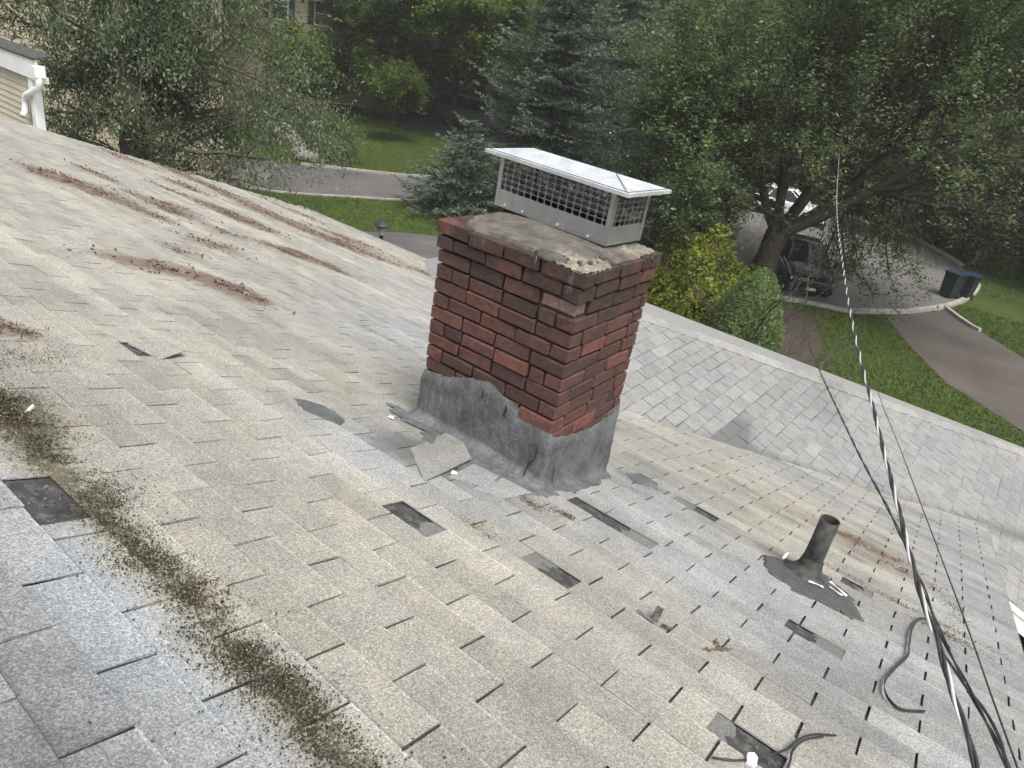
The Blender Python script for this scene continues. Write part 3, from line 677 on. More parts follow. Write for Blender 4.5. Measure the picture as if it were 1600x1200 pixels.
rub = np.clip(brk * (0.75 + 0.5 * vnoise(P2, 14, 12)), 0, 1)
crown = obj('crown', mesh_np('crown', np.stack([GX.ravel(), GY.ravel(), Z.ravel()], 1), np.stack([i, i + 1, i + nx + 1, i + nx], 1), {'rub': rub.ravel()}), MAT['crown'], chim)
def blob(c, r, mat, name, parent, seed=0, flat=1.0, rough=0.25, n=10):
    an = np.linspace(0, 2 * np.pi, n * 2, endpoint=False); ph = np.linspace(0.0, np.pi, n)
    A, Ph = np.meshgrid(an, ph)
    d = np.stack([np.sin(Ph) * np.cos(A), np.sin(Ph) * np.sin(A), np.cos(Ph)], -1)
    rr = 1 + rough * vnoise(d, 1.9, seed) + rough * 0.5 * vnoise(d, 4.5, seed + 1)
    V = (d * rr[..., None] * np.asarray(r) * np.array([1, 1, flat])).reshape(-1, 3) + np.asarray(c)
    m = n * 2
    F = [(q * m + k, (q + 1) * m + k, (q + 1) * m + (k + 1) % m, q * m + (k + 1) % m) for q in range(n - 1) for k in range(m)]
    return obj(name, mesh_np(name, V, np.array(F), smooth=True), mat, parent)
blob((-0.175, 2.062, CZT + 0.006), (0.075, 0.042, 0.026), MAT['crown'], 'broken_mortar_lump', chim, 4, 1, 0.22)
for q in range(26):
    x = br.uniform(-0.22, 0.0); y = br.uniform(2.05, 2.34)
    s = br.uniform(0.005, 0.014)
    blob((x, y, CZT + 0.014 + s * 0.3), (s, s * br.uniform(0.7, 1.2), s * 0.7), MAT['crown'], 'mortar_crumb', chim, q + 20, 1, 0.35, 4)
# cement coat over the base flashing, with a fillet out on to the shingles; one sheet right round the stack
TOPS = {'front': [(-0.79, -0.40), (-0.745, -0.391), (-0.642, -0.382), (-0.543, -0.346), (-0.447, -0.314), (-0.364, -0.295), (-0.30, -0.305), (-0.27, -0.325), (-0.213, -0.335), (-0.151, -0.36), (-0.078, -0.365), (0.03, -0.378)],
        'right': [(2.02, -0.378), (2.10, -0.41), (2.173, -0.446), (2.296, -0.475), (2.421, -0.492), (2.542, -0.478), (2.626, -0.455), (2.70, -0.42)],
        'back': [(-0.79, -0.50), (0.03, -0.42)], 'left': [(2.02, -0.40), (2.70, -0.50)]}
pp_, nn_, tt_, ff_ = [], [], [], []
def side_run(face, a0, a1, fixed, ax, nrm, n_):
    T_ = np.array(TOPS[face])
    for q in np.linspace(a0, a1, n_):
        pp_.append((q, fixed) if ax == 0 else (fixed, q)); nn_.append(nrm); tt_.append(np.interp(q, T_[:, 0], T_[:, 1]))
        ff_.append((0.042 + 0.085 * math.exp(-((q + 0.23) / 0.13) ** 2) + 0.03 * math.exp(-((q + 0.62) / 0.15) ** 2)) if face == 'front' else (0.022 if face == 'right' else 0.04))
def corner_run(x, y, a0):
    for an_ in np.radians(np.linspace(a0 + 15, a0 + 75, 5)):
        pp_.append((x, y)); nn_.append((math.cos(an_), math.sin(an_))); tt_.append(tt_[-1]); ff_.append(0.032)
side_run('left', CY1, CY0, CX0, 1, (-1, 0), 60); corner_run(CX0, CY0, 180)
side_run('front', CX0, CX1, CY0, 0, (0, -1), 100); corner_run(CX1, CY0, 270)
side_run('right', CY0, CY1, CX1, 1, (1, 0), 80); corner_run(CX1, CY1, 0)
side_run('back', CX1, CX0, CY1, 0, (0, 1), 60); corner_run(CX0, CY1, 90)
pp_, nn_, tt_, ff_ = map(np.array, (pp_, nn_, tt_, ff_)); m = len(pp_)
arc = np.cumsum(np.r_[0, np.linalg.norm(np.diff(pp_, axis=0), axis=1) + 0.006])
a2 = np.stack([arc, arc * 0], -1)
top_ = tt_ + 0.006 * vnoise(a2, 13, 5) + 0.003 * vnoise(a2, 40, 6)
flare = ff_ * (1 + 0.5 * vnoise(a2, 6, 7) + 0.3 * vnoise(a2, 21, 8))
rows_ = []; nz = 16
zb_ = -(pp_ + nn_ * 0.02)[:, 1] * TP + 0.05
for k in range(nz):
    f = k / (nz - 1); z = top_ * (1 - f) + zb_ * f
    pn = np.stack([arc, z], -1)
    d = 0.003 + 0.010 * min(1, f * 6) + 0.006 * f + 0.0045 * vnoise(pn, 7, 3) + 0.003 * vnoise(pn, 24, 4) + 0.002 * vnoise(pn, 60, 14) + (0.0 if k else -0.004)
    rows_.append(np.c_[pp_ + nn_ * d[:, None], z])
for f, l in ((0.35, 0.026), (0.65, 0.015), (0.9, 0.010), (1.0, 0.0035)):
    xy = pp_ + nn_ * (0.02 + flare * f)[:, None]
    rows_.append(np.c_[xy, -xy[:, 1] * TP + l + 0.005 + 0.004 * vnoise(np.stack([arc, arc * 0 + f], -1), 15, 9)])
V = np.concatenate(rows_)
F = [(r_ * m + q, (r_ + 1) * m + q, (r_ + 1) * m + (q + 1) % m, r_ * m + (q + 1) % m) for r_ in range(len(rows_) - 1) for q in range(m)]
obj('cement_flashing', mesh_np('cement_flashing', V, np.array(F), smooth=True), MAT['flash'], chim)
def ribbon(name, pts, width, mat, parent, nrm=(0, -1, 0)):
    pts = np.asarray(pts, float); w = np.full(len(pts), width) if np.isscalar(width) else np.asarray(width)
    T = np.gradient(pts, axis=0); sd_ = np.cross(T, nrm); sd_ /= np.linalg.norm(sd_, axis=1)[:, None] + 1e-9
    V = np.concatenate([pts - sd_ * w[:, None] / 2, pts + sd_ * w[:, None] / 2]); m = len(pts)
    F = np.array([(i, i + 1, m + i + 1, m + i) for i in range(m - 1)])
    return obj(name, mesh_np(name, V, F), mat, parent)
ribbon('crack', [(-0.02, 2.012, -0.47), (-0.025, 2.010, -0.53), (-0.045, 2.008, -0.56), (-0.055, 2.005, -0.60), (-0.052, 1.99, -0.635), (-0.05, 1.97, -0.632)], [0.003, 0.005, 0.008, 0.006, 0.009, 0.004], MAT['crack'], chim)
ribbon('crack', [(0.041, 2.09, -0.56), (0.042, 2.10, -0.60), (0.043, 2.095, -0.64), (0.046, 2.1, -0.67)], [0.002, 0.006, 0.005, 0.003], MAT['crack'], chim, (1, 0, 0))
ribbon('crack', [(-0.375, 2.018, -0.335), (-0.372, 2.018, -0.36), (-0.377, 2.018, -0.385)], [0.003, 0.010, 0.003], MAT['crack'], chim)
ribbon('crack', [(-0.235, 2.018, -0.345), (-0.228, 2.018, -0.375), (-0.235, 2.016, -0.40), (-0.215, 2.014, -0.42)], [0.004, 0.014, 0.012, 0.004], MAT['crack'], chim)

SMEARS = [[(-0.95, 1.98), (-0.80, 1.88), (-0.62, 1.93), (-0.50, 1.80), (-0.34, 1.76), (-0.22, 1.72), (-0.10, 1.78), (0.0, 1.84), (0.09, 1.93), (0.11, 2.06), (0.0, 2.03), (-0.4, 2.06), (-0.78, 2.05)],
          [(-0.98, 1.42), (-0.83, 1.38), (-0.70, 1.45), (-0.74, 1.52), (-0.9, 1.53)], [(0.06, 2.9), (0.16, 2.84), (0.27, 2.92), (0.22, 3.02), (0.1, 3.05)], [(0.06, 2.05), (0.12, 2.2), (0.10, 2.5), (0.04, 2.62), (0.03, 2.3)]]
# ------------------------------------------------------------------ chimney cap
cap = tag(empty('chimney_cap', (-0.425, 2.53, 0.395), math.radians(-4.0)), 'galvanised steel chimney cap with mesh sides and white lid', 'chimney cap')
BW, BD, ZB0, ZB1, ZL = 0.335, 0.141, 0.0, 0.082, 0.238
capmat = world_of(cap)
def L2W(V): return np.asarray(V)   # cap parts are built in cap space
def capbuild(mb, name, mat, smooth=False): return mb.build(name, mat, cap, smooth, keep=False)
for nm, lo, hi in (('base_panel', (-BW, -BD, 0), (BW, -BD + 0.003, ZB1)), ('base_panel', (-BW, BD - 0.003, 0), (BW, BD, ZB1)),
                   ('base_panel', (BW - 0.003, -BD + 0.004, 0), (BW, BD - 0.004, ZB1)), ('base_panel', (-BW, -BD + 0.004, 0), (-BW + 0.003, BD - 0.004, ZB1))):
    capbuild(MB().cham(lo, hi, 0.0008), nm, MAT['steel'])
for sx in (-1, 1):
    for sy in (-1, 1):
        mb = MB(); mb.cham((min(sx * BW, sx * (BW + 0.002)), min(sy * (BD + 0.002), sy * (BD - 0.022)), 0), (max(sx * BW, sx * (BW + 0.002)), max(sy * (BD + 0.002), sy * (BD - 0.022)), ZL), 0.0006)
        mb.cham((min(sx * (BW + 0.002), sx * (BW - 0.022)), min(sy * BD, sy * (BD + 0.002)), 0), (max(sx * (BW + 0.002), sx * (BW - 0.022)), max(sy * BD, sy * (BD + 0.002)), ZL), 0.0006)
        capbuild(mb, 'corner_post', MAT['steel'])
def screen(length, fn, nh, nv):
    """perforated screen: rounded slots punched from sheet"""
    z0, z1 = ZB1 - 0.001, ZL; V = []; F = []
    cw, chh = length / nh, (z1 - z0) / nv; bx, bz = cw * 0.055, chh * 0.075; cb = min(cw, chh) * 0.26
    for i in range(nh):
        for k in range(nv):
            x0, x1 = i * cw, (i + 1) * cw; a0, a1 = z0 + k * chh, z0 + (k + 1) * chh
            o_ = [(x0, a0), (x1, a0), (x1, a1), (x0, a1)]
            i0, i1, j0, j1 = x0 + bx, x1 - bx, a0 + bz, a1 - bz
            inn = [(i0 + cb, j0), (i1 - cb, j0), (i1, j0 + cb), (i1, j1 - cb), (i1 - cb, j1), (i0 + cb, j1), (i0, j1 - cb), (i0, j0 + cb)]
            bs = len(V)
            for th_ in (0, 0.0022): V += [fn(p_, z_, th_) for p_, z_ in o_ + inn]
            q = bs
            for w_ in (0, 12):
                b0 = bs + w_; f = [(b0, b0 + 1, b0 + 5, b0 + 4), (b0 + 1, b0 + 6, b0 + 5, b0 + 1)[:3], (b0 + 1, b0 + 2, b0 + 7, b0 + 6), (b0 + 2, b0 + 8, b0 + 7), (b0 + 2, b0 + 3, b0 + 9, b0 + 8), (b0 + 3, b0 + 10, b0 + 9), (b0 + 3, b0, b0 + 11, b0 + 10), (b0, b0 + 4, b0 + 11)]
                F += f
            for e in range(8): F.append((bs + 4 + e, bs + 4 + (e + 1) % 8, bs + 16 + (e + 1) % 8, bs + 16 + e))
    mb = MB(); mb.add(V, F); return capbuild(mb, 'mesh_screen', MAT['steel_dull'])
screen(2 * BW - 0.006, lambda x, z, t_: (-BW + 0.003 + x, -BD + 0.003 + t_, z), 16, 6)
screen(2 * BW - 0.006, lambda x, z, t_: (-BW + 0.003 + x, BD - 0.003 - t_, z), 16, 6)
screen(2 * BD - 0.006, lambda x, z, t_: (BW - 0.003 - t_, -BD + 0.003 + x, z), 7, 6)
screen(2 * BD - 0.006, lambda x, z, t_: (-BW + 0.003 + t_, -BD + 0.003 + x, z), 7, 6)
LW, LD = 0.412, 0.178
mb = MB(); z0 = ZL + 0.001
ring = lambda w, d, z: [(-w, -d, z), (w, -d, z), (w, d, z), (-w, d, z)]
V = ring(LW, LD, z0 - 0.004) + ring(LW + 0.001, LD + 0.001, z0 + 0.012) + ring(LW - 0.016, LD - 0.016, z0 + 0.0145) + ring(LW - 0.020, LD - 0.020, z0 + 0.012) + [(-LW + 0.19, 0, z0 + 0.044), (LW - 0.19, 0, z0 + 0.044)] + ring(LW - 0.004, LD - 0.004, z0 - 0.004)
F = []
for a_, b_ in ((0, 4), (4, 8), (8, 12)): F += [(a_ + k, a_ + (k + 1) % 4, b_ + (k + 1) % 4, b_ + k) for k in range(4)]
F += [(12, 13, 17, 16), (13, 14, 17), (14, 15, 16, 17), (15, 12, 16), (18, 21, 20, 19)] + [(18 + k, 18 + (k + 1) % 4, (k + 1) % 4, k) for k in range(4)]
mb.add(V, F); lid = capbuild(mb, 'lid', MAT['lid'])
mb = MB(); rr_ = [(-LW + 0.012, -LD + 0.012, z0 + 0.0148), (LW - 0.012, -LD + 0.012, z0 + 0.0148), (LW - 0.012, LD - 0.012, z0 + 0.0148), (-LW + 0.012, LD - 0.012, z0 + 0.0148)]
for k in range(4): mb.tube([rr_[k], rr_[(k + 1) % 4]], 0.0016, 5)
mb.build('groove', MAT['crack'], lid, keep=False)
mb = MB(); mb.tube([(LW - 0.005, -LD + 0.003, z0 + 0.0155), (LW - 0.19, -0.004, z0 + 0.0455)], 0.0022, 5); mb.build('seam', MAT['steel'], lid, keep=False)
mb = MB(); mb.box((LW - 0.03, -LD + 0.014, z0 - 0.008), (0.045, 0.02, 0.012)); capbuild(mb, 'corner_tab', MAT['crack'])
for x in (-0.27, -0.155, 0.06, 0.235):
    mb = MB(); mb.tube([(x, -BD - 0.001, 0.016), (x, -BD - 0.008, 0.016)], 0.0065, 8); capbuild(mb, 'screw', MAT['lid'])
mb = MB(); 
for lo, hi in (((-0.30, -0.115, -0.05), (0.30, -0.10, 0.055)), ((-0.30, 0.10, -0.05), (0.30, 0.115, 0.055)), ((-0.30, -0.10, -0.05), (-0.285, 0.10, 0.055)), ((0.285, -0.10, -0.05), (0.30, 0.10, 0.055))): mb.cham(lo, hi, 0.003)
mb.box((0, 0, 0.005), (0.57, 0.2, 0.01)); capbuild(mb, 'flue_liner', MAT['flue'])

# ------------------------------------------------------------------ vent pipe
PB = np.array([1.118, 2.835, 0.0]); PB[2] = -PB[1] * TP
vent = tag(empty('vent_pipe', PB), 'black iron plumbing vent pipe standing in a tar patch', 'vent pipe')
mb = MB(); mb.lathe([(0.050, -0.05), (0.047, 0.10), (0.0445, 0.18), (0.0445, 0.335), (0.0385, 0.336), (0.0385, 0.12)], (0, 0, 0), 28); mb.build('pipe', MAT['pipe'], vent, True, keep=False)
mb = MB(); mb.lathe([(0.0383, 0.335), (0.0383, 0.10), (0.0, 0.10)], (0, 0, 0), 24); mb.build('pipe_bore', MAT['rust'], vent, True, keep=False)
mb = MB()
an = np.linspace(0, 2 * np.pi, 28, endpoint=False); V = []
for r, hgt in ((0.048, 0.105), (0.056, 0.06), (0.075, 0.028), (0.105, 0.014), (0.112, 0.004)):
    rr = r * (1 + 0.10 * vnoise(np.stack([np.cos(an), np.sin(an)], -1), 2.0, int(r * 1000)))
    x = rr * np.cos(an); y = rr * np.sin(an) * 1.15; V.append(np.stack([x, y, -y * TP + hgt], -1))
V = np.concatenate(V); F = [(k * 28 + q, (k + 1) * 28 + q, (k + 1) * 28 + (q + 1) % 28, k * 28 + (q + 1) % 28) for k in range(4) for q in range(28)]
mb.add(V, F); mb.build('rubber_boot', MAT['pipe'], vent, True, keep=False)
def patch(name, outline, mat, parent, lift=0.0085, edge=0.0, seed=0, fuzz=0.012):
    """thin irregular sheet lying on the main roof; outline in world x, y"""
    o_ = np.asarray(outline, float)[:, :2]; dens = []
    for p_, q_ in zip(o_, np.roll(o_, -1, 0)):
        m = max(2, int(np.linalg.norm(q_ - p_) / 0.012))
        dens.append(p_ + (q_ - p_) * np.linspace(0, 1, m, endpoint=False)[:, None])
    o_ = np.concatenate(dens); c_ = o_.mean(0)
    o_ = o_ + fuzz * np.stack([vnoise(o_, 22, seed), vnoise(o_, 22, seed + 1)], -1) + fuzz * 0.6 * np.stack([vnoise(o_, 60, seed + 2), vnoise(o_, 60, seed + 3)], -1)
    V = []; m = len(o_)
    for f, l in ((1.0, 0.001), (0.96, 0.8), (0.6, 1.0), (0.25, 1.0)):
        q_ = c_ + (o_ - c_) * f
        V.append(main_pt(q_[:, 0], q_[:, 1] / CS, np.full(m, 0.0045 + (lift - 0.0045) * l) + 0.0012 * vnoise(q_, 30, seed + 5)))
    V = np.concatenate(V); F = [(k * m + q, k * m + (q + 1) % m, (k + 1) * m + (q + 1) % m, (k + 1) * m + q) for k in range(3) for q in range(m)]
    mb = MB(); mb.add(V, F); mb.add(V[3 * m:], [tuple(range(m))]); return mb.build(name, mat, parent)
for k, sm in enumerate(SMEARS): patch('tar_smear', sm, MAT['flash'], chim, 0.0135, seed=60 + 7 * k, fuzz=(0.026, 0.010, 0.010, 0.012)[k])
patch('tar_patch', [(0.915, 2.741), (0.98, 2.90), (1.07, 2.93), (1.20, 2.98), (1.30, 2.87), (1.385, 2.74), (1.41, 2.60), (1.34, 2.56), (1.25, 2.53), (1.155, 2.50), (1.064, 2.53), (0.995, 2.585)], MAT['tar'], vent, 0.0135, seed=3, fuzz=0.024)
for k, pts in enumerate(([(1.00, 2.80, 0.02), (1.005, 2.85, 0.045), (1.03, 2.90, 0.05)], [(1.15, 2.69, 0.012), (1.185, 2.68, 0.022), (1.215, 2.71, 0.014)], [(1.225, 2.80, 0.03), (1.27, 2.77, 0.028), (1.315, 2.76, 0.015)], [(1.235, 2.775, 0.012), (1.275, 2.745, 0.014), (1.30, 2.72, 0.02)])):
    pts = np.array(pts); W_ = np.stack([pts[:, 0], pts[:, 1], -pts[:, 1] * TP + pts[:, 2] + 0.008], -1)
    tt = np.linspace(0, 2, 9); W_ = np.stack([np.interp(tt, [0, 1, 2], W_[:, q]) for q in range(3)], -1)
    ribbon('torn_flashing', W_ + np.array([0, 0.1, 0.3]) * 0.016, 0.008 + 0.005 * np.sin(tt * 2.9 + k), MAT['torn_white'], vent, (0.2, -0.4, 0.9))

# ------------------------------------------------------------------ loose things on the roof
def smooth_path(pts, n=8):
    pts = np.asarray(pts, float); out = []
    P_ = np.vstack([2 * pts[0] - pts[1], pts, 2 * pts[-1] - pts[-2]])
    for i in range(1, len(P_) - 2):
        for t_ in np.linspace(0, 1, n, endpoint=False):
            a_, b_, c_, d_ = P_[i - 1], P_[i], P_[i + 1], P_[i + 2]
            out.append(0.5 * ((2 * b_) + (-a_ + c_) * t_ + (2 * a_ - 5 * b_ + 4 * c_ - d_) * t_ ** 2 + (-a_ + 3 * b_ - 3 * c_ + d_) * t_ ** 3))
    out.append(pts[-1]); return np.array(out)
WA = [(-5.032, 26.475, -0.581), (-1.827, 13.726, -0.347), (-0.689, 9.283, -0.262), (0.19, 6.075, -0.188), (0.632, 4.51, -0.147), (0.891, 3.64, -0.119), (1.079, 3.026, -0.097), (1.217, 2.569, -0.082), (1.325, 2.217, -0.069), (1.467, 1.753, -0.053), (1.559, 1.485, -0.038), (1.632, 1.264, -0.027), (1.689, 1.096, -0.019), (1.733, 0.971, -0.011)]
WB = [(-3.986, 22.305, -4.237), (-1.295, 12.036, -2.284), (-0.22, 7.969, -1.505), (0.157, 6.656, -1.235), (0.476, 5.559, -1.005), (1.041, 3.653, -0.597), (1.32, 2.743, -0.393), (1.496, 2.129, -0.267), (1.583, 1.803, -0.206), (1.664, 1.538, -0.146), (1.727, 1.342, -0.1), (1.762, 1.22, -0.075), (1.805, 1.066, -0.044)]
WC = [(-0.361, 12.367, -2.475), (0.428, 8.302, -1.613), (0.841, 6.145, -1.161), (1.216, 4.267, -0.754), (1.423, 3.209, -0.528), (1.573, 2.448, -0.365), (1.67, 1.951, -0.259), (1.736, 1.601, -0.187), (1.792, 1.307, -0.125), (1.827, 1.121, -0.087)]
WD = [(1.625, 1.957, -0.37), (1.643, 1.861, -0.323), (1.683, 1.626, -0.217), (1.709, 1.49, -0.15), (1.732, 1.33, -0.084), (1.742, 1.184, -0.036), (1.752, 1.06, 0.005)]
def strands(path, offs, pitch, phase):
    """offset a path round itself: one strand of a twisted cable"""
    seg = np.r_[0, np.cumsum(np.linalg.norm(np.diff(path, axis=0), axis=1))]
    s = np.concatenate([np.arange(0, min(seg[-1], 14), 0.03), np.arange(14, seg[-1], 0.08)]) if seg[-1] > 14 else np.arange(0, seg[-1], 0.02)
    s = seg[-1] - s[::-1]
    Q = np.stack([np.interp(s, seg, path[:, k]) for k in range(3)], -1)
    T = np.gradient(Q, axis=0); T /= np.linalg.norm(T, axis=1)[:, None]
    a_ = np.cross(T, (0, 0, 1)); a_ /= np.linalg.norm(a_, axis=1)[:, None]; b_ = np.cross(a_, T)
    ph = (seg[-1] - s) / pitch * 2 * np.pi + phase
    return Q + offs * (np.cos(ph)[:, None] * a_ + np.sin(ph)[:, None] * b_)
pa = smooth_path(WA, 10)
cab = tag(empty('service_drop_cable', pa[-1]), 'twisted pale and black overhead service cable crossing the roof', 'cable')
mb = MB(); mb.tube(strands(pa, 0.0046, 0.32, 0.0), 0.0042, 6); mb.build('bare_strand', MAT['cable_bare'], cab, True)
mb = MB(); mb.tube(strands(pa, 0.0050, 0.32, math.pi), 0.0046, 6); mb.build('black_strand', MAT['cable_black'], cab, True)
mb = MB(); mb.tube(strands(pa, 0.0050, 0.32, math.pi * 1.55), 0.0044, 6); mb.build('black_strand', MAT['cable_black'], cab, True)
def cable(name, pts, r, label):
    p_ = smooth_path(pts, 10); mb = MB(); mb.tube(p_, r, 7); o_ = mb.build(name, MAT['cable_black'], None, True); return tag(o_, label, 'cable')
pb = smooth_path(WB, 10)
cb = tag(empty('telephone_cable', pb[-1]), 'pair of thin black cables left of the twisted service cable', 'cable')
mb = MB(); mb.tube(strands(pb, 0.0036, 0.55, 0.0), 0.0033, 6); mb.build('strand', MAT['cable_black'], cb, True)
mb = MB(); mb.tube(strands(pb, 0.0036, 0.55, math.pi), 0.0033, 6); mb.build('strand', MAT['cable_black'], cb, True)
cable('thin_cable', WC, 0.0026, 'single thin dark cable, rightmost of those crossing the roof')
cable('slack_cable', WD, 0.0042, 'short slack black cable crossing the service cable at lower right')
def strap(name, xy, w, label, h=0.012):
    """flat black strap lying on edge on the roof"""
    xy = np.asarray(xy, float)[:, :2]; q = smooth_path(np.c_[xy, np.zeros(len(xy))], 10)
    m = len(q); lift = h + 0.012 * np.sin(np.linspace(0, 3.1, m)) ** 2
    c_ = main_pt(q[:, 0], q[:, 1] / CS, lift)
    T = np.gradient(c_, axis=0); T /= np.linalg.norm(T, axis=1)[:, None]
    nn = np.array([0, SN, CS]); sd_ = np.cross(T, nn); ang = np.linspace(0.3, 1.5, m)
    ax = np.cos(ang)[:, None] * sd_ + np.sin(ang)[:, None] * nn; bx = np.cross(T, ax)
    V = np.concatenate([c_ + ax * w + bx * 0.0013, c_ - ax * w + bx * 0.0013, c_ - ax * w - bx * 0.0013, c_ + ax * w - bx * 0.0013])
    F = [(k * m + i, k * m + i + 1, ((k + 1) % 4) * m + i + 1, ((k + 1) % 4) * m + i) for k in range(4) for i in range(m - 1)]
    mb = MB(); mb.add(V, F); return tag(mb.build(name, MAT['cable_black']), label, 'strap')
strap('black_strap', [(1.76, 2.85), (1.702, 3.026), (1.666, 3.095), (1.625, 3.035), (1.601, 2.827), (1.6, 2.59), (1.602, 2.425), (1.568, 2.215), (1.548, 2.059), (1.554, 1.962), (1.58, 1.905), (1.617, 1.903), (1.684, 1.998)], 0.006, 'looped black strap curling out left of the cables')
lw = tag(empty('loose_wire', (1.33, 1.1, -0.36)), 'black loose wire pair lying at the bottom right edge', 'wire')
for xy in ([(1.23, 0.99), (1.279, 1.036), (1.326, 1.117), (1.364, 1.211), (1.38, 1.305), (1.409, 1.391), (1.461, 1.473)], [(1.385, 1.10), (1.383, 1.164), (1.378, 1.23), (1.394, 1.326), (1.432, 1.421)]):
    q = smooth_path([(x, y, 0) for x, y in xy], 8); mb = MB(); mb.tube(main_pt(q[:, 0], q[:, 1] / CS, 0.010 + 0.01 * np.sin(np.linspace(0, 3.1, len(q)))), 0.0032, 6); mb.build('strand', MAT['cable_black'], lw, True)
def on_roof(x, y, h=0.006): return main_pt(np.array([x]), np.array([y / CS]), np.array([h]))[0]
def chip(name, x, y, pts, label, cat, mat='tar', tilt=0.0, rz=0.0, th_=0.004, h=0.01):
    """small flat scrap with thickness, tilted off the roof"""
    pts = np.asarray(pts, float); m = len(pts)
    R_ = np.array([[math.cos(rz), -math.sin(rz), 0], [math.sin(rz), math.cos(rz), 0], [0, 0, 1]])
    Tt = np.array([[1, 0, 0], [0, math.cos(tilt), -math.sin(tilt)], [0, math.sin(tilt), math.cos(tilt)]])
    V = np.concatenate([np.c_[pts, np.full(m, th_)], np.c_[pts, np.zeros(m)]]) @ Tt.T @ R_.T @ rot_p.T + on_roof(x, y, h)
    mb = MB(); mb.add(V, [tuple(range(m)), tuple(range(m, 2 * m))[::-1]] + [(k, m + k, m + (k + 1) % m, (k + 1) % m) for k in range(m)])
    return tag(mb.build(name, MAT[mat]), label, cat)
chip('shingle_scrap', 0.855, 1.475, [(-0.012, 0), (0.014, -0.004), (0.02, 0.045), (-0.004, 0.05)], 'dark torn shingle scrap standing upright on the tan shingles', 'debris', 'felt', 1.2, 0.4)
chip('metal_scrap', 0.835, 1.462, [(-0.04, 0.012), (0.03, -0.012), (0.035, -0.006), (-0.036, 0.018)], 'thin pale metal strip beside the upright shingle scrap', 'debris', 'steel', 0.1, 0.1)
chip('shingle_scrap', 0.886, 1.468, [(0, 0), (0.04, 0.004), (0.036, 0.016), (0.002, 0.012)], 'small dark flat scrap right of the upright shingle scrap', 'debris', 'felt', 0.15, 0.2)
tw = tag(empty('twig', on_roof(1.06, 1.56)), 'curled brown twig on the shingles below the vent pipe', 'twig')
MAT['bark_dry'] = two_tone('dry twig', (0.09, 0.065, 0.04), (0.17, 0.13, 0.085), 60, 0.9)
for xy in ([(1.035, 1.495), (1.05, 1.51), (1.062, 1.54), (1.058, 1.57), (1.07, 1.595)], [(1.062, 1.545), (1.078, 1.56), (1.085, 1.59), (1.10, 1.605)], [(1.058, 1.57), (1.04, 1.59), (1.042, 1.61)]):
    q = smooth_path([(x, y, 0) for x, y in xy], 5); mb = MB(); mb.tube(main_pt(q[:, 0], q[:, 1] / CS, 0.012 + 0.004 * np.sin(np.arange(len(q)))), np.linspace(0.0042, 0.002, len(q)), 5); mb.build('stick', MAT['bark_dry'], tw)
chip('plastic_clip', 1.304, 1.074, [(-0.012, -0.014), (0.012, -0.014), (0.014, 0.012), (0.004, 0.022), (-0.012, 0.012)], 'white plastic clip by the loose wire at the bottom edge', 'clip', 'torn_white', 0.3, 0.3, 0.012)
chip('paint_chip', -0.752, 1.82, [(-0.015, -0.01), (0.018, -0.008), (0.012, 0.012), (-0.01, 0.01)], 'white paint chip on the roof left of the chimney base', 'debris', 'torn_white', 0.2, 0.3)
chip('paint_chip', -0.19, 1.645, [(-0.016, -0.012), (0.014, -0.008), (0.016, 0.01), (-0.006, 0.014)], 'white mortar chip below the raised shingle by the chimney', 'debris', 'torn_white', 0.2, 0.9)
chip('cigarette_end', -0.87, 0.35, [(-0.0035, -0.02), (0.0035, -0.02), (0.0035, 0.02), (-0.0035, 0.02)], 'small white stub standing in the moss at far left', 'debris', 'torn_white', 0.9, 0.3, 0.008)
# repair shingles laid askew beside the chimney
def overlay(name, pts, label, tanv, lightv, darkv, lift):
    pts = np.asarray(pts, float); c_ = pts.mean(0); m = len(pts)
    top = [main_pt(np.array([x]), np.array([y / CS]), np.array([l]))[0] for (x, y), l in zip(pts, lift)]
    bot_ = [p_ - np.array([0, SN, CS]) * 0.006 for p_ in top]
    ctr = np.mean(top, 0) + np.array([0, SN, CS]) * 0.004
    V = np.array(top + bot_ + [ctr]); F = [(k, (k + 1) % m, 2 * m) for k in range(m)]
    me = mesh_np(name, V, [np.array(F), np.array([(k, m + k, m + (k + 1) % m, (k + 1) % m) for k in range(m)])], {'stain_shade': np.tile([tanv, lightv, darkv, 0], (len(V), 1)), 'rot': np.zeros(len(V))})
    return tag(obj(name, me, MAT['shingle'], main_roof), label)
overlay('repair_shingle', [(-0.165, 1.43), (-0.20, 1.60), (-0.255, 1.84), (-0.38, 1.93), (-0.55, 2.01), (-0.50, 1.85), (-0.445, 1.64), (-0.30, 1.53)], 'raised grey repair shingle against the chimney base', 0.35, 0.45, 0.14, [0.010, 0.020, 0.034, 0.044, 0.022, 0.009, 0.008, 0.009])
overlay('repair_shingle', [(-0.17, 1.585), (-0.235, 1.84), (-0.10, 1.86), (-0.05, 1.70)], 'small grey repair shingle at the foot of the chimney', 0.15, 0.5, 0.15, [0.010, 0.016, 0.018, 0.010])
overlay('repair_shingle', [(-0.06, 1.62), (-0.09, 1.88), (0.06, 1.90), (0.05, 1.70)], 'pale repair shingle under the chimney corner', 0.2, 0.53, 0.08, [0.009, 0.013, 0.014, 0.009])
# lifted tab, left of centre
overlay('lifted_tab', [(-1.59, 1.00), (-1.40, 1.04), (-1.43, 1.16), (-1.60, 1.17)], 'curled up shingle tab left of centre', 0.7, 0.5, 0.0, [0.006, 0.006, 0.040, 0.022])

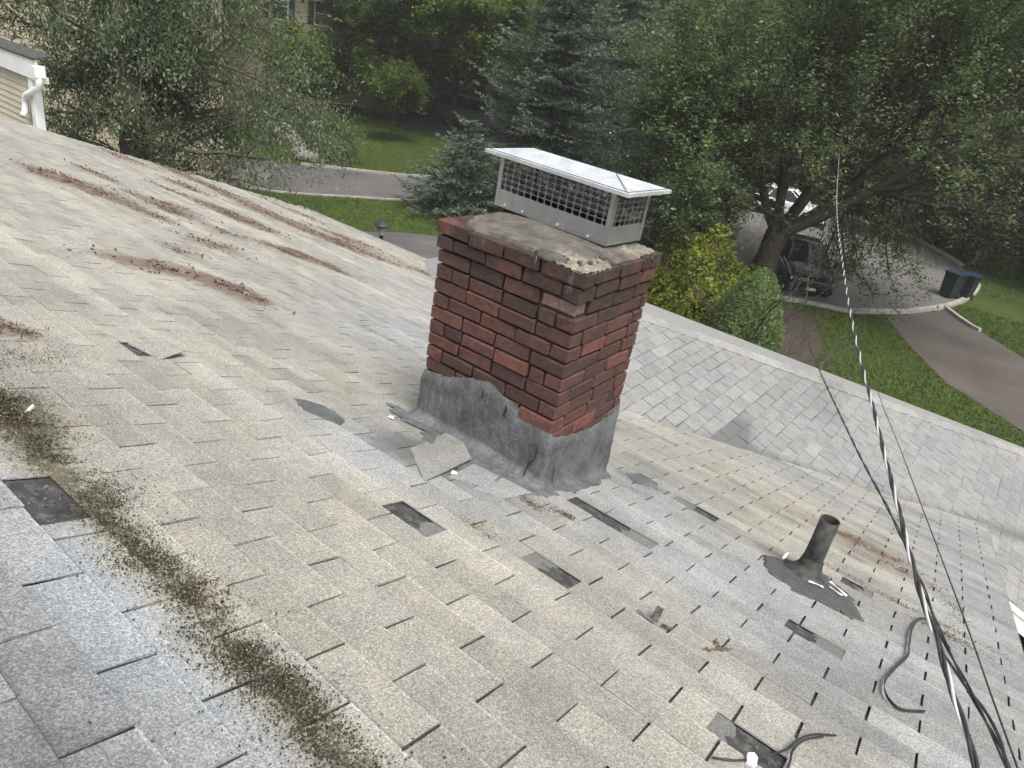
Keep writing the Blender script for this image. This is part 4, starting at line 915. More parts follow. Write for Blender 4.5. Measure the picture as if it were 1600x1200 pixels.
# leaf litter, moss and grit: far too many to count
def leaf_quads(P, N, S, asp=0.45, seed=1, T=None):
    """diamond leaves at P with normals N and lengths S"""
    r = np.random.default_rng(seed); n = len(P)
    if T is None: T = r.normal(size=(n, 3))
    T = T - N * np.sum(T * N, 1)[:, None]; T /= np.linalg.norm(T, axis=1)[:, None] + 1e-9
    B = np.cross(N, T); S = S[:, None]
    V = np.stack([P - T * S * 0.5, P + B * S * asp * 0.5 + T * S * 0.05, P + T * S * 0.5, P - B * S * asp * 0.5 + T * S * 0.05], 1).reshape(-1, 3)
    return V, np.arange(4 * n).reshape(n, 4)
def litter_material(name, stops):
    t = NT(name); at = t.new('Attribute', attribute_name='lv')
    return t.fin(t.ramp(at.outputs['Fac'], stops), 0.85, 0, 0.25)
MAT['litter'] = litter_material('dry leaf litter', [(0, (0.06, 0.038, 0.027)), (0.4, (0.105, 0.070, 0.049)), (0.7, (0.165, 0.11, 0.076)), (0.9, (0.26, 0.185, 0.13)), (1, (0.38, 0.30, 0.22))])
MAT['moss'] = litter_material('moss and grit', [(0, (0.016, 0.015, 0.010)), (0.45, (0.036, 0.034, 0.021)), (0.78, (0.070, 0.063, 0.038)), (0.93, (0.15, 0.135, 0.085)), (1, (0.32, 0.30, 0.24))])
def scatter(name, blobs, per, smin, smax, mat, label, cat, seed, h0, asp, tilt=0.5, parent=None, soft=(12, 1.8)):
    r = np.random.default_rng(seed); X = []; V_ = []
    for cu, cj, ru, rj, a_ in blobs:
        m = int(per * a_ * max(ru * rj, 0.25))
        X.append(np.stack([(cu + r.normal(0, 0.62, m) * ru) * TABW, (cj + r.normal(0, 0.62, m) * rj) * EXPO], 1))
    X = np.concatenate(X); n = len(X)
    c = vnoise(X, 7.0, seed) + 0.5 * vnoise(X, 22.0, seed + 1); X = X[r.random(n) < 1 / (1 + np.exp(-(c * soft[0] + soft[1])))]
    X = X[(X[:, 0] > X_RAKE_L + 0.05) & (X[:, 0] < X_RAKE_R - 0.05) & (X[:, 1] < V_EAVE - 0.03)]; n = len(X)
    P_ = main_pt(X[:, 0], X[:, 1], h0 + r.random(n) * 0.008)
    N_ = np.array([0, SN, CS]) + r.normal(0, tilt, (n, 3)); N_ /= np.linalg.norm(N_, axis=1)[:, None]
    V, F = leaf_quads(P_, N_, r.uniform(smin, smax, n), asp, seed)
    o_ = obj(name, mesh_np(name, V, F, {'lv': np.repeat(r.random(n), 4)}), mat)
    return tag(o_, label, cat, kind='stuff')
scatter('leaf_litter', ROT[:25], 90, 0.02, 0.055, MAT['litter'], 'patches of dry brown leaves on the far left of the roof', 'leaves', 71, 0.008, 0.35)
scatter('pine_needles', ROT[25:], 700, 0.012, 0.04, MAT['litter'], 'small rusty brown drifts of needles on the nearer roof', 'needles', 72, 0.007, 0.16)
mr = np.random.default_rng(4)
mossb = [(q, 2.30 - 0.03 * (q + 2) + mr.normal(0, 0.10), 0.45, 0.50 * mr.uniform(0.7, 1.25), mr.uniform(0.35, 1.0) * min(1, (6.2 - q) / 1.5, (q + 10.5) / 3)) for q in np.arange(-10, 6, 0.32)]
mossb += [(q, 2.35 - 0.03 * (q + 2), 0.9, 1.1, 0.10) for q in np.arange(-8, 6, 0.8)]
mossb += [(-5.5, 2.8, 1.2, 0.9, 0.9), (1.1, 11.1, 0.5, 0.3, 0.8), (0.9, 15.0, 0.5, 0.3, 0.7), (1.5, 15.7, 0.4, 0.2, 0.7), (9.6, 26.3, 2.4, 0.3, 0.8), (11.6, 25.2, 1.0, 0.35, 0.7), (11.6, 29, 0.5, 2.2, 0.35), (-9.2, 4.2, 1.0, 1.2, 0.35)]
scatter('moss', mossb, 5200, 0.0025, 0.0075, MAT['moss'], 'dark mossy grit in a band across the near shingles', 'moss', 73, 0.006, 0.7, 0.8, soft=(3.0, -0.3))

# ------------------------------------------------------------------ the ground
G = -5.5
t = NT('lawn grass'); p = t.pos(); n1 = t.noise(p, 0.35, 4, 0.6); n2 = t.noise(p, 3.0, 5, 0.7); n3 = t.noise(p, 22.0, 4, 0.75)
c = t.mix(t.ramp(n1, [(0.35, 0.0), (0.65, 1.0)]), (0.054, 0.088, 0.016), (0.088, 0.126, 0.026))
c = t.mix(t.ramp(n2, [(0.55, 0.0), (0.75, 0.6)]), c, (0.095, 0.090, 0.042))
c = t.mix(t.ramp(n3, [(0.35, 0.7), (0.6, 0.0)]), c, (0.020, 0.030, 0.010))
c = t.mix(t.ramp(t.noise(p, 1.1, 5, 0.7), [(0.45, 0.0), (0.7, 0.55)]), c, (0.034, 0.047, 0.016))
t.bump(n3, 0.9, 0.06); MAT['grass'] = t.fin(c, 0.95, 0, 0.15)
t = NT('asphalt'); p = t.pos(); n1 = t.noise(p, 0.5, 5, 0.65); n2 = t.noise(p, 40.0, 3, 0.7)
c = t.mix(t.ramp(n1, [(0.35, 0.0), (0.65, 1.0)]), (0.078, 0.077, 0.077), (0.125, 0.12, 0.117))
c = t.mix(0.5, c, t.ramp(n2, [(0.3, 0.6), (0.7, 1.25)]), 'MULTIPLY'); t.bump(n2, 0.4, 0.01); MAT['asphalt'] = t.fin(c, 0.9, 0, 0.3)
t = NT('old driveway'); p = t.pos(); n1 = t.noise(p, 0.6, 5, 0.65); n2 = t.noise(p, 40.0, 3, 0.7)
c = t.mix(t.ramp(n1, [(0.3, 0.0), (0.7, 1.0)]), (0.070, 0.060, 0.054), (0.108, 0.092, 0.083))
c = t.mix(0.5, c, t.ramp(n2, [(0.3, 0.6), (0.7, 1.25)]), 'MULTIPLY'); MAT['drive'] = t.fin(c, 0.92, 0, 0.3)
MAT['street'] = two_tone('pale worn street', (0.105, 0.10, 0.093), (0.155, 0.148, 0.137), 0.7, 0.92, bump=0.3, bscale=40)
MAT['kerb'] = two_tone('pale kerb stone', (0.26, 0.25, 0.225), (0.38, 0.365, 0.335), 4, 0.85, bump=0.3, bscale=30)
MAT['mulch'] = two_tone('mulch and leaf mould', (0.035, 0.028, 0.020), (0.075, 0.06, 0.042), 6, 0.95, bump=0.8, bscale=30, bdist=0.03)
MAT['stone'] = two_tone('pale rock', (0.17, 0.16, 0.14), (0.30, 0.285, 0.26), 5, 0.9, bump=0.6, bscale=20, bdist=0.02)

gn = 90
A, B = np.meshgrid(np.linspace(-230, 200, gn), np.linspace(-120, 320, gn))
far_ = np.clip((np.hypot(A - CAM[0], B - CAM[1]) - 60) / 60, 0, 1)
i = np.arange((gn - 1) * gn).reshape(gn - 1, gn)[:, :-1].ravel()
Zg = G + far_ * (0.4 * vnoise(np.stack([A, B], -1), 0.03, 3) + 1.0 * far_)
lawn = tag(obj('lawn', mesh_np('lawn', np.stack([A.ravel(), B.ravel(), Zg.ravel()], 1), np.stack([i, i + 1, i + gn + 1, i + gn], 1), smooth=True), MAT['grass']), 'green lawn round the houses', kind='structure')
def sheet(name, pts, mat, dz, label):
    o_ = MB().poly([(x, y, G + dz) for x, y in pts]).build(name, mat); return tag(o_, label, kind='structure')
sheet('street', [(-60, 36.5), (-30, 33.5), (-14, 29.0), (-9, 23.6), (-5.54, 22.39), (-4.81, 23.41), (-3.46, 24.35), (-2.47, 25.0), (-1.23, 27.07), (-0.57, 28.83), (-0.27, 29.73), (0.06, 31.37), (0.20, 33.15), (0.20, 34.96), (0.05, 36.4), (-0.85, 38.93), (-1.86, 40.71), (-2.78, 41.83), (-4.72, 43.68), (-8.7, 44.6), (-20, 45.5), (-60, 48)], MAT['street'], 0.004, 'pale street beyond the hedge')
sheet('driveway', [(-1.52, 25.79), (-0.37, 23.39), (1.03, 21.1), (2.36, 20.06), (5.5, 17.5), (9, 14), (13, 18), (8, 22.0), (4.2, 24.5), (2.54, 26.27), (1.74, 27.21), (0.71, 28.1), (-0.27, 29.5), (-0.6, 28.5), (-1.2, 26.8)], MAT['drive'], 0.008, 'brownish asphalt driveway at right')
sheet('side_street', [(-40, -6), (-21.35, 14.7), (-20.19, 15.74), (-18.96, 17.96), (-18.23, 19.23), (-14.0, 28.5), (-18.6, 30.0), (-21.15, 22.81), (-22.42, 20.98), (-23.87, 19.1), (-24.98, 17.72), (-25.95, 16.31), (-45, -4)], MAT['asphalt'], 0.006, 'grey asphalt lane across the left background')
sheet('front_path', [(-15.6, 15.1), (-15.1, 16.2), (-11.0, 21.5), (-9.6, 20.3), (-13.2, 14.2), (-14.4, 13.2)], MAT['asphalt'], 0.005, 'dark path beside the lamp post')
sheet('planting_bed', [(-8.6, 16.4), (-3.0, 13.5), (-1.6, 17.0), (-2.2, 20.6), (-3.2, 23.2), (-5.6, 22.0), (-8.4, 22.0), (-9.6, 19)], MAT['mulch'], 0.010, 'dark mulched bed under the big tree')
def kerb(name, pts, label, w=0.16, hgt=0.12):
    pts = np.asarray(pts, float); q = smooth_path(np.c_[pts, np.zeros(len(pts))], 5)[:, :2]
    T = np.gradient(q, axis=0); T /= np.linalg.norm(T, axis=1)[:, None]; N_ = np.stack([-T[:, 1], T[:, 0]], 1) * w / 2
    m = len(q); z0, z1 = G - 0.05, G + hgt
    V = np.concatenate([np.c_[q - N_, np.full(m, z0)], np.c_[q - N_, np.full(m, z1)], np.c_[q + N_, np.full(m, z1)], np.c_[q + N_, np.full(m, z0)]])
    V[:, :2] += 0.012 * np.stack([vnoise(V[:, :2], 3, 1), vnoise(V[:, :2], 3, 2)], -1)
    F = [(k * m + i_, k * m + i_ + 1, (k + 1) * m + i_ + 1, (k + 1) * m + i_) for k in range(3) for i_ in range(m - 1)] + [(0, m, 2 * m, 3 * m), (m - 1, 4 * m - 1, 3 * m - 1, 2 * m - 1)]
    return tag(MB().add(V, F).build(name, MAT['kerb']), label, kind='structure')
kerb('kerb', [(-9, 23.5), (-5.54, 22.29), (-4.81, 23.31), (-3.46, 24.25), (-2.47, 24.9), (-1.23, 26.97), (-0.57, 28.73), (-0.27, 29.63), (0.06, 31.27), (0.25, 33.15), (0.24, 34.96), (-0.03, 36.45)], 'pale kerb curving round the lawn corner', 0.2)
kerb('kerb', [(-0.26, 29.53), (0.15, 28.9), (0.71, 28.1), (1.1, 27.75)], 'short pale kerb edging the driveway', 0.14)
kerb('kerb', [(-12, 44.8), (-8.7, 44.5), (-4.72, 43.68), (-2.78, 41.83), (-1.86, 40.71), (-0.85, 38.93)], 'pale kerb on the far side of the street', 0.22)
kerb('kerb', [(-21.35, 14.65), (-20.19, 15.69), (-18.96, 17.91), (-18.23, 19.2), (-16, 24)], 'low pale kerb along the near side of the lane', 0.10, 0.06)
kerb('kerb', [(-23.9, 19.15), (-22.42, 21.05), (-21.15, 22.9), (-19.5, 27)], 'low kerb along the far side of the lane', 0.12, 0.10)

# flagstones beyond the bins and rocks by the lane
def rock(x, y, r, seed, label, name='rock', mat='stone'):
    o_ = blob((x, y, G + r * 0.25), (r, r * 0.8, r * 0.6), MAT[mat], name, None, seed, 1, 0.3, 8); return tag(o_, label, 'rock', 'rocks by the lane')
for k, (x, y, r) in enumerate([(-31.2, 23.2, 0.5), (-30.1, 22.7, 0.55), (-28.96, 22.16, 0.6), (-27.9, 21.7, 0.55), (-26.6, 21.1, 0.45), (-25.2, 20.2, 0.5), (-24.5, 19.9, 0.55)]):
    rock(x, y, r, 300 + k, ['leftmost pale rock of the row above the lane', 'second pale rock from the left above the lane', 'third pale rock from the left above the lane', 'middle pale rock of the row climbing from the lane', 'pale rock two above the lane edge', 'pale rock next to the lane edge', 'lowest pale rock at the lane edge'][k])

# short turf standing on the lawns in view
gr = np.random.default_rng(77); XY = []
for x0, x1, y0, y1, m in ((-5, 7.5, 12.5, 31, 90000), (-24, -9, 10, 24, 60000), (-36, -19, 19, 34, 60000), (-2, 7, 34, 48, 30000)):
    XY.append(np.stack([gr.uniform(x0, x1, m), gr.uniform(y0, y1, m)], 1))
XY = np.concatenate(XY)
def inside(P_, poly):
    x, y = P_[:, 0], P_[:, 1]; r_ = np.zeros(len(P_), bool); q = np.asarray(poly)
    for (x0, y0), (x1, y1) in zip(q, np.roll(q, -1, 0)):
        r_ ^= ((y0 > y) != (y1 > y)) & (x < (x1 - x0) * (y - y0) / (y1 - y0 + 1e-12) + x0)
    return r_
keep_ = np.ones(len(XY), bool)
for nm in ('street', 'driveway', 'side_street', 'front_path', 'planting_bed'):
    me = bpy.data.objects[nm].data; keep_ &= ~inside(XY, [(v.co.x, v.co.y) for v in me.vertices])
keep_ &= ~((XY[:, 0] > -12.5) & (XY[:, 0] < 4.6) & (XY[:, 1] < 12.4))
XY = XY[keep_]; c_ = vnoise(XY, 0.8, 5) + 0.6 * vnoise(XY, 3.0, 6); m = len(XY)
hgt_ = (0.055 + 0.03 * np.clip(c_, -1, 1)) * gr.uniform(0.6, 1.3, m); an = gr.uniform(0, 6.28, m); wd = gr.uniform(0.008, 0.022, m); ln = gr.normal(0, 0.03, (m, 2))
b0 = np.c_[XY, np.full(m, G)]; dx = np.stack([np.cos(an), np.sin(an), 0 * an], 1) * wd[:, None]
V = np.stack([b0 - dx, b0 + dx, b0 + np.c_[ln, hgt_]], 1).reshape(-1, 3)
MAT['turf'] = litter_material('turf blades', [(0, (0.032, 0.052, 0.010)), (0.5, (0.074, 0.110, 0.021)), (0.85, (0.115, 0.150, 0.033)), (1, (0.17, 0.165, 0.06))])
tag(obj('turf', mesh_np('turf', V, np.arange(3 * m).reshape(m, 3), {'lv': np.repeat(np.clip(0.45 + 0.25 * c_ + gr.normal(0, 0.18, m), 0, 1), 3)}), MAT['turf']), 'short green grass of the lawns', 'grass', kind='stuff')

# ------------------------------------------------------------------ foliage tools
def leaf_material(name, stops, trans=0.48, rough=0.5):
    t = NT(name); at = t.new('Attribute', attribute_name='lv')
    col = t.ramp(at.outputs['Fac'], stops)
    oi = t.new('ObjectInfo'); col = t.mix(1.0, col, t.ramp(oi.outputs['Random'], [(0, 0.85), (1, 1.1)]), 'MULTIPLY')
    t.fin(col, rough, 0, 0.35)
    tr = t.new('BsdfTranslucent'); t.L(t.mix(1.0, col, (1.25, 1.35, 0.7), 'MULTIPLY'), tr.inputs['Color'])
    mx = t.new('MixShader'); mx.inputs[0].default_value = trans
    t.L(t.b.outputs[0], mx.inputs[1]); t.L(tr.outputs[0], mx.inputs[2]); t.L(mx.outputs[0], t.out.inputs['Surface'])
    return t.m
MAT['leaf_oak'] = leaf_material('oak leaves', [(0, (0.066, 0.088, 0.046)), (0.5, (0.130, 0.165, 0.086)), (0.85, (0.21, 0.245, 0.130)), (1, (0.31, 0.33, 0.17))])
MAT['leaf_dark'] = leaf_material('dark leaves', [(0, (0.050, 0.075, 0.038)), (0.5, (0.095, 0.132, 0.064)), (1, (0.17, 0.205, 0.10))])
MAT['leaf_yellow'] = leaf_material('yellow green leaves', [(0, (0.065, 0.095, 0.024)), (0.5, (0.118, 0.162, 0.036)), (0.85, (0.18, 0.22, 0.046)), (1, (0.29, 0.31, 0.065))])
MAT['leaf_bush'] = leaf_material('bright shrub leaves', [(0, (0.085, 0.12, 0.018)), (0.4, (0.175, 0.215, 0.026)), (0.8, (0.28, 0.30, 0.038)), (1, (0.42, 0.41, 0.06))])
MAT['leaf_cedar'] = leaf_material('arborvitae sprays', [(0, (0.06, 0.10, 0.030)), (0.5, (0.115, 0.175, 0.050)), (1, (0.19, 0.25, 0.078))], 0.25)
MAT['leaf_spruce'] = leaf_material('blue spruce needles', [(0, (0.052, 0.072, 0.052)), (0.5, (0.098, 0.130, 0.094)), (0.85, (0.165, 0.202, 0.150)), (1, (0.26, 0.295, 0.225))], 0.15)
MAT['leaf_hem'] = leaf_material('hemlock sprays', [(0, (0.055, 0.078, 0.040)), (0.5, (0.108, 0.142, 0.074)), (0.85, (0.172, 0.205, 0.110)), (1, (0.25, 0.27, 0.155))], 0.25)
MAT['leaf_far'] = leaf_material('far leaves', [(0, (0.092, 0.124, 0.060)), (0.5, (0.16, 0.20, 0.098)), (1, (0.25, 0.285, 0.14))])
MAT['bark'] = two_tone('dark bark', (0.028, 0.024, 0.020), (0.075, 0.064, 0.052), 7, 0.95, bump=0.9, bscale=18, bdist=0.03)
MAT['bark_grey'] = two_tone('grey bark', (0.055, 0.046, 0.038), (0.11, 0.092, 0.078), 6, 0.95, bump=0.9, bscale=18, bdist=0.03)

def unit(v): return v / (np.linalg.norm(v) + 1e-9)
class Tree:
    def __init__(s, seed): s.r = np.random.default_rng(seed); s.seg = []; s.tip = []
    def limb(s, p, d, L, r0, depth, maxd, kids=3, wander=0.22, up=0.06, spread=0.85, shrink=0.62, r1=None, nseg=5):
        p = np.asarray(p, float); d = unit(np.asarray(d, float)); r1 = r0 * 0.35 if r1 is None else r1
        for i in range(nseg):
            d = unit(d + s.r.normal(0, wander, 3) * (0.5 if depth == 0 else 1) + np.array([0, 0, up]))
            q = p + d * L / nseg
            ra = r0 + (r1 - r0) * i / nseg; rb = r0 + (r1 - r0) * (i + 1) / nseg
            s.seg.append((p, q, ra, rb))
            if depth >= maxd - 1: s.tip.append((p, q, depth))
            if depth < maxd and (i >= 1 or depth > 0):
                for k in range(kids if i < nseg - 1 else kids + 1):
                    if s.r.random() < 0.78:
                        ax = unit(np.cross(d, s.r.normal(size=3))); an = spread * s.r.uniform(0.6, 1.25)
                        nd = d * math.cos(an) + ax * math.sin(an)
                        s.limb(q, nd, L * shrink * s.r.uniform(0.7, 1.15), max(rb * 0.55, 0.006), depth + 1, maxd, kids, wander, up, spread, shrink, None, max(3, nseg - 1))
            p = q
        return p
    def wood(s, min_r=0.0, sides=6):
        S = [q for q in s.seg if q[2] >= min_r]
        p0 = np.array([q[0] for q in S]); p1 = np.array([q[1] for q in S]); r0 = np.array([q[2] for q in S]); r1 = np.array([q[3] for q in S])
        d = p1 - p0; d /= np.linalg.norm(d, axis=1)[:, None] + 1e-9
        h_ = np.where(np.abs(d[:, 2:3]) < 0.9, np.array([[0, 0, 1.0]]), np.array([[1.0, 0, 0]]))
        a_ = np.cross(d, h_); a_ /= np.linalg.norm(a_, axis=1)[:, None]; b_ = np.cross(d, a_)
        an = np.linspace(0, 2 * np.pi, sides, endpoint=False)
        ring = np.cos(an)[None, :, None] * a_[:, None] + np.sin(an)[None, :, None] * b_[:, None]
        V = np.stack([p0[:, None] + ring * r0[:, None, None], p1[:, None] + d[:, None] * r1[:, None, None] * 0.3 + ring * r1[:, None, None]], 1)
        n = len(S); V = V.reshape(-1, 3)
        k = np.arange(sides); f = np.stack([k, (k + 1) % sides, sides + (k + 1) % sides, sides + k], 1)
        F = (f[None] + (np.arange(n) * 2 * sides)[:, None, None]).reshape(-1, 4)
        return V, F
    def leaves(s, per, sigma, smin, smax, asp=0.5, droop=0.0, flat=1.2, thin=1.0):
        r = s.r; T = s.tip if thin >= 1 else [q for q in s.tip if r.random() < thin]
        p0 = np.array([q[0] for q in T]); p1 = np.array([q[1] for q in T])
        n = len(T) * per
        w = r.random((len(T), per, 1))
        P_ = (p0[:, None] * (1 - w) + p1[:, None] * w + r.normal(0, sigma, (len(T), per, 3))).reshape(-1, 3)
        P_[:, 2] -= droop * np.abs(r.normal(0, 1, n)) * sigma
        N_ = r.normal(0, 1, (n, 3)); N_[:, 2] = np.abs(N_[:, 2]) + flat; N_ /= np.linalg.norm(N_, axis=1)[:, None]
        tdir = None
        if droop: tdir = r.normal(0, 0.5, (n, 3)); tdir[:, 2] -= 1.0
        if droop: N_ = r.normal(0, 1, (n, 3)); N_ /= np.linalg.norm(N_, axis=1)[:, None]
        V, F = leaf_quads(P_, N_, r.uniform(smin, smax, n), asp, int(r.integers(1e6)), tdir)
        clump = np.repeat(r.normal(0, 0.16, len(T)), per)
        lv = np.clip(r.beta(2, 2.6, n) + clump, 0, 1)
        return V, F, np.repeat(lv, 4)

def plant(name, label, cat, base, tr, leafargs, leafmat, bark='bark', group=None, min_r=0.008, trunk='trunk', crown='crown'):
    o_ = tag(empty(name, base), label, cat, group)
    V, F = tr.wood(min_r); obj(trunk, mesh_np(trunk, V, F, smooth=True), MAT[bark], o_)
    if leafargs:
        V, F, lv = tr.leaves(**leafargs); obj(crown, mesh_np(crown, V, F, {'lv': lv}), MAT[leafmat], o_)
    return o_

def copy_tree(o_, loc, rz, sc, label=None):
    c_ = o_.copy(); COL.objects.link(c_)
    for ch in o_.children:
        k = ch.copy(); COL.objects.link(k); k.parent = c_; k.matrix_parent_inverse = ch.matrix_parent_inverse.copy()
    c_.location = loc; c_.rotation_euler = (0, 0, rz); c_.scale = (sc, sc, sc)
    if label: c_['label'] = label
    return c_

# ---- the big spreading tree at right
tr = Tree(3); B0 = np.array([-5.35, 23.55, G])
lim = dict(kids=3, wander=0.18, up=0.075, spread=0.80, shrink=0.60)
tr.seg += [(B0, B0 + [0.02, 0, 1.1], 0.50, 0.38), (B0 + [0.02, 0, 1.1], B0 + [0.06, 0, 2.0], 0.38, 0.35)]
F0 = B0 + [0.06, 0, 1.95]
for d_, L_, r_ in [((0.70, 0.55, 0.62), 7.5, 0.21), ((0.35, 0.30, 1.0), 7.5, 0.19), ((-0.22, -0.10, 1.0), 6.6, 0.17), ((-0.65, -0.30, 0.85), 4.8, 0.16), ((0.05, 0.75, 0.8), 7.0, 0.15), ((0.55, -0.25, 0.95), 6.0, 0.14), ((-0.35, 0.5, 0.9), 5.6, 0.14), ((0.8, 0.75, 0.95), 7.0, 0.16)]:
    tr.limb(F0, d_, L_, r_, 0, 3, **lim)
for off, d_, L_, r_ in [((-0.1, -0.2, 0.6), (-0.50, -0.65, 0.45), 3.4, 0.10), ((-0.3, 0.1, 0.9), (-0.85, -0.20, 0.35), 3.6, 0.11), ((-0.2, 0.2, 1.4), (-0.65, -0.55, 0.6), 3.6, 0.11)]:
    tr.limb(F0 + np.array(off), d_, L_, r_, 0, 3, kids=3, wander=0.20, up=-0.01, spread=0.8, shrink=0.58)
for k in range(22):
    f_ = tr.r.uniform(0.22, 0.72); st_ = F0 + np.array([0.70, 0.55, 0.55]) * 7.0 * f_ + tr.r.normal(0, 0.35, 3)
    tr.limb(st_, (tr.r.uniform(-0.1, 0.45), tr.r.uniform(-0.5, 0.2), tr.r.uniform(-0.9, -0.35)), tr.r.uniform(1.8, 3.2), 0.028, 1, 2, kids=2, wander=0.22, up=-0.03, spread=0.7, shrink=0.5)
plant('spreading_tree', 'large dark spreading tree with low forked trunk by the street', 'tree', B0, tr, dict(per=9, sigma=0.11, smin=0.05, smax=0.15, asp=0.55), 'leaf_oak', min_r=0.010)
# ---- hemlock at left
tr = Tree(8); B0 = np.array([-16.6, 8.55, G]); H_ = 11.5
pts = [B0 + np.array([0.10 * math.sin(z * 0.6), 0.06 * math.cos(z * 0.8), z]) for z in np.linspace(0, H_, 14)]
for k in range(13): tr.seg.append((pts[k], pts[k + 1], 0.40 * (1 - k / 14) + 0.03, 0.40 * (1 - (k + 1) / 14) + 0.03))
for z in np.arange(1.6, H_, 0.30):
    c_ = B0 + np.array([0.10 * math.sin(z * 0.6), 0.06 * math.cos(z * 0.8), z])
    for k in range(4):
        az = tr.r.uniform(0, 2 * np.pi); L_ = (1 - 0.55 * z / H_) * tr.r.uniform(2.6, 4.4)
        if math.cos(az - math.radians(218)) > 0.35:                   # thin on the house side
            if tr.r.random() < 0.62: continue
            L_ *= 0.75
        if math.cos(az - math.radians(-28)) > 0.72 and tr.r.random() < 0.72: continue
        if math.cos(az - math.radians(40)) > 0.5: L_ *= 1.45 if z < 5.0 else 0.72
        tr.limb(c_, (math.cos(az), math.sin(az), tr.r.uniform(-0.05, 0.45)), L_, 0.055 * (1 - 0.6 * z / H_) + 0.012, 1, 2, kids=3, wander=0.14, up=-0.045, spread=0.85, shrink=0.45, nseg=6)
plant('hemlock_tree', 'tall dark hemlock with drooping sprays at the left edge of the roof', 'tree', B0, tr, dict(per=27, sigma=0.13, smin=0.05, smax=0.14, asp=0.32, droop=1.0), 'leaf_hem', 'bark_grey', min_r=0.008)

# ---- blue spruces
def spruce(seed, H_, base_r, nlev, r_max, z0=0.3):
    r = np.random.default_rng(seed); T = Tree(seed)
    for k in range(12): T.seg.append((np.array([0, 0, H_ * k / 12]), np.array([0, 0, H_ * (k + 1) / 12]), base_r * (1 - k / 12.5), base_r * (1 - (k + 1) / 12.5)))
    P_, D_, LV = [], [], []
    for z in np.linspace(z0, H_ * 0.97, nlev):
        f = 1 - z / H_; Lb = r_max * f ** 0.85 + 0.15
        m = int(r.integers(7, 10)) if f > 0.2 else 5
        a0 = r.uniform(0, 6.28)
        for k in range(m):
            az = a0 + 2 * np.pi * k / m + r.normal(0, 0.16); L_ = Lb * r.uniform(0.72, 1.15)
            o_ = np.array([math.cos(az), math.sin(az), 0]); sd_ = np.array([-o_[1], o_[0], 0]); p_ = np.array([0, 0, z + r.normal(0, 0.1)])
            n_ = max(4, int(L_ / 0.22)); prev = p_; slope = r.uniform(-0.32, -0.05)
            for q in range(1, n_ + 1):
                f2 = q / n_
                pt = p_ + o_ * L_ * f2 + np.array([0, 0, L_ * (slope * f2 + 0.22 * f2 ** 3)]) + sd_ * 0.03 * r.normal()
                T.seg.append((prev, pt, 0.030 * (1 - f2) * f + 0.008, 0.026 * (1 - f2) * f + 0.006))
                dm = unit(pt - prev); tl = (0.55 * L_ * (1 - f2) + 0.16) * (0.5 + 0.5 * min(1, f2 * 3))
                for sgn in (-1, 1, 0):
                    td = unit(dm * 0.75 + sd_ * sgn * 0.8 + np.array([0, 0, -0.10])) if sgn else dm
                    ln = min(tl, 0.75) * r.uniform(0.6, 1.1) if sgn else 0.2
                    ns = max(2, int(ln / 0.075))
                    for w in range(ns):
                        c_ = pt + td * ln * (w + 0.5) / ns + np.array([0, 0, -0.06 * (w / ns) ** 2])
                        for b__ in range(3):
                            P_.append(c_ + r.normal(0, 0.02, 3)); D_.append(unit(td + r.normal(0, 0.42, 3) + np.array([0, 0, 0.12]))); LV.append(0.18 + 0.42 * (w + 1) / ns * f2 + r.normal(0, 0.10) + 0.2 * (f2 > 0.8))
                prev = pt
    return T, np.array(P_), np.array(D_), np.clip(np.array(LV), 0, 1)
def plant_spruce(label, base, args, seedq, mat='leaf_spruce', group='spruces', s=(0.10, 0.19), asp=0.26):
    T, P_, D_, LV = spruce(*args); r = np.random.default_rng(seedq); b0 = np.asarray(base, float)
    o_ = tag(empty('spruce_tree', b0), label, 'tree', group)
    V, F = T.wood(0.0, 5); obj('trunk', mesh_np('trunk', V, F, smooth=True), MAT['bark'], o_, keep=False)
    N_ = np.cross(D_, r.normal(size=D_.shape)); N_ /= np.linalg.norm(N_, axis=1)[:, None]
    V, F = leaf_quads(P_, N_, r.uniform(*s, len(P_)), asp, seedq, D_)
    obj('crown', mesh_np('crown', V, F, {'lv': np.repeat(LV, 4)}), MAT['leaf_spruce'], o_, keep=False)
    return o_
plant_spruce('broad blue spruce right behind the chimney', (-14.9, 23.8, G), (21, 11.0, 0.22, 32, 4.7, 0.5), 5)
plant_spruce('smaller blue spruce just left of the chimney cap', (-16.0, 20.3, G), (22, 3.3, 0.10, 14, 2.5, 0.15), 6)
plant_spruce('tall blue green spruce far behind the chimney cap', (-18.0, 33.5, G), (23, 14.0, 0.25, 30, 4.4, 1.2), 7)

# ---- broadleaf trees further back: a few kinds, each copied
def broadleaf(seed, H_, lims, depth, L_, leafargs, leafmat, name, label, base, r0=0.22, fork=0.28, up=0.07, kids=3, bark='bark', cat='tree', group=None, spread=0.8):
    T = Tree(seed); base = np.asarray(base, float); p = base.copy()
    for k in range(4):
        q = p + np.array([T.r.normal(0, 0.06), T.r.normal(0, 0.06), H_ * fork / 4]); T.seg.append((p, q, r0 * (1 - 0.08 * k), r0 * (1 - 0.08 * (k + 1)))); p = q
    for k in range(lims):
        az = 2 * np.pi * k / lims + T.r.normal(0, 0.3); el = T.r.uniform(0.35, 1.25) if k else 1.5
        T.limb(p - np.array([0, 0, T.r.uniform(0, 0.15) * H_ * fork]), (math.cos(az) * math.cos(el), math.sin(az) * math.cos(el), math.sin(el)), L_ * T.r.uniform(0.8, 1.1), r0 * 0.5, 0, depth, kids, 0.2, up, spread, 0.6)
    return plant(name, label, cat, base, T, leafargs, leafmat, bark, group, min_r=0.012)
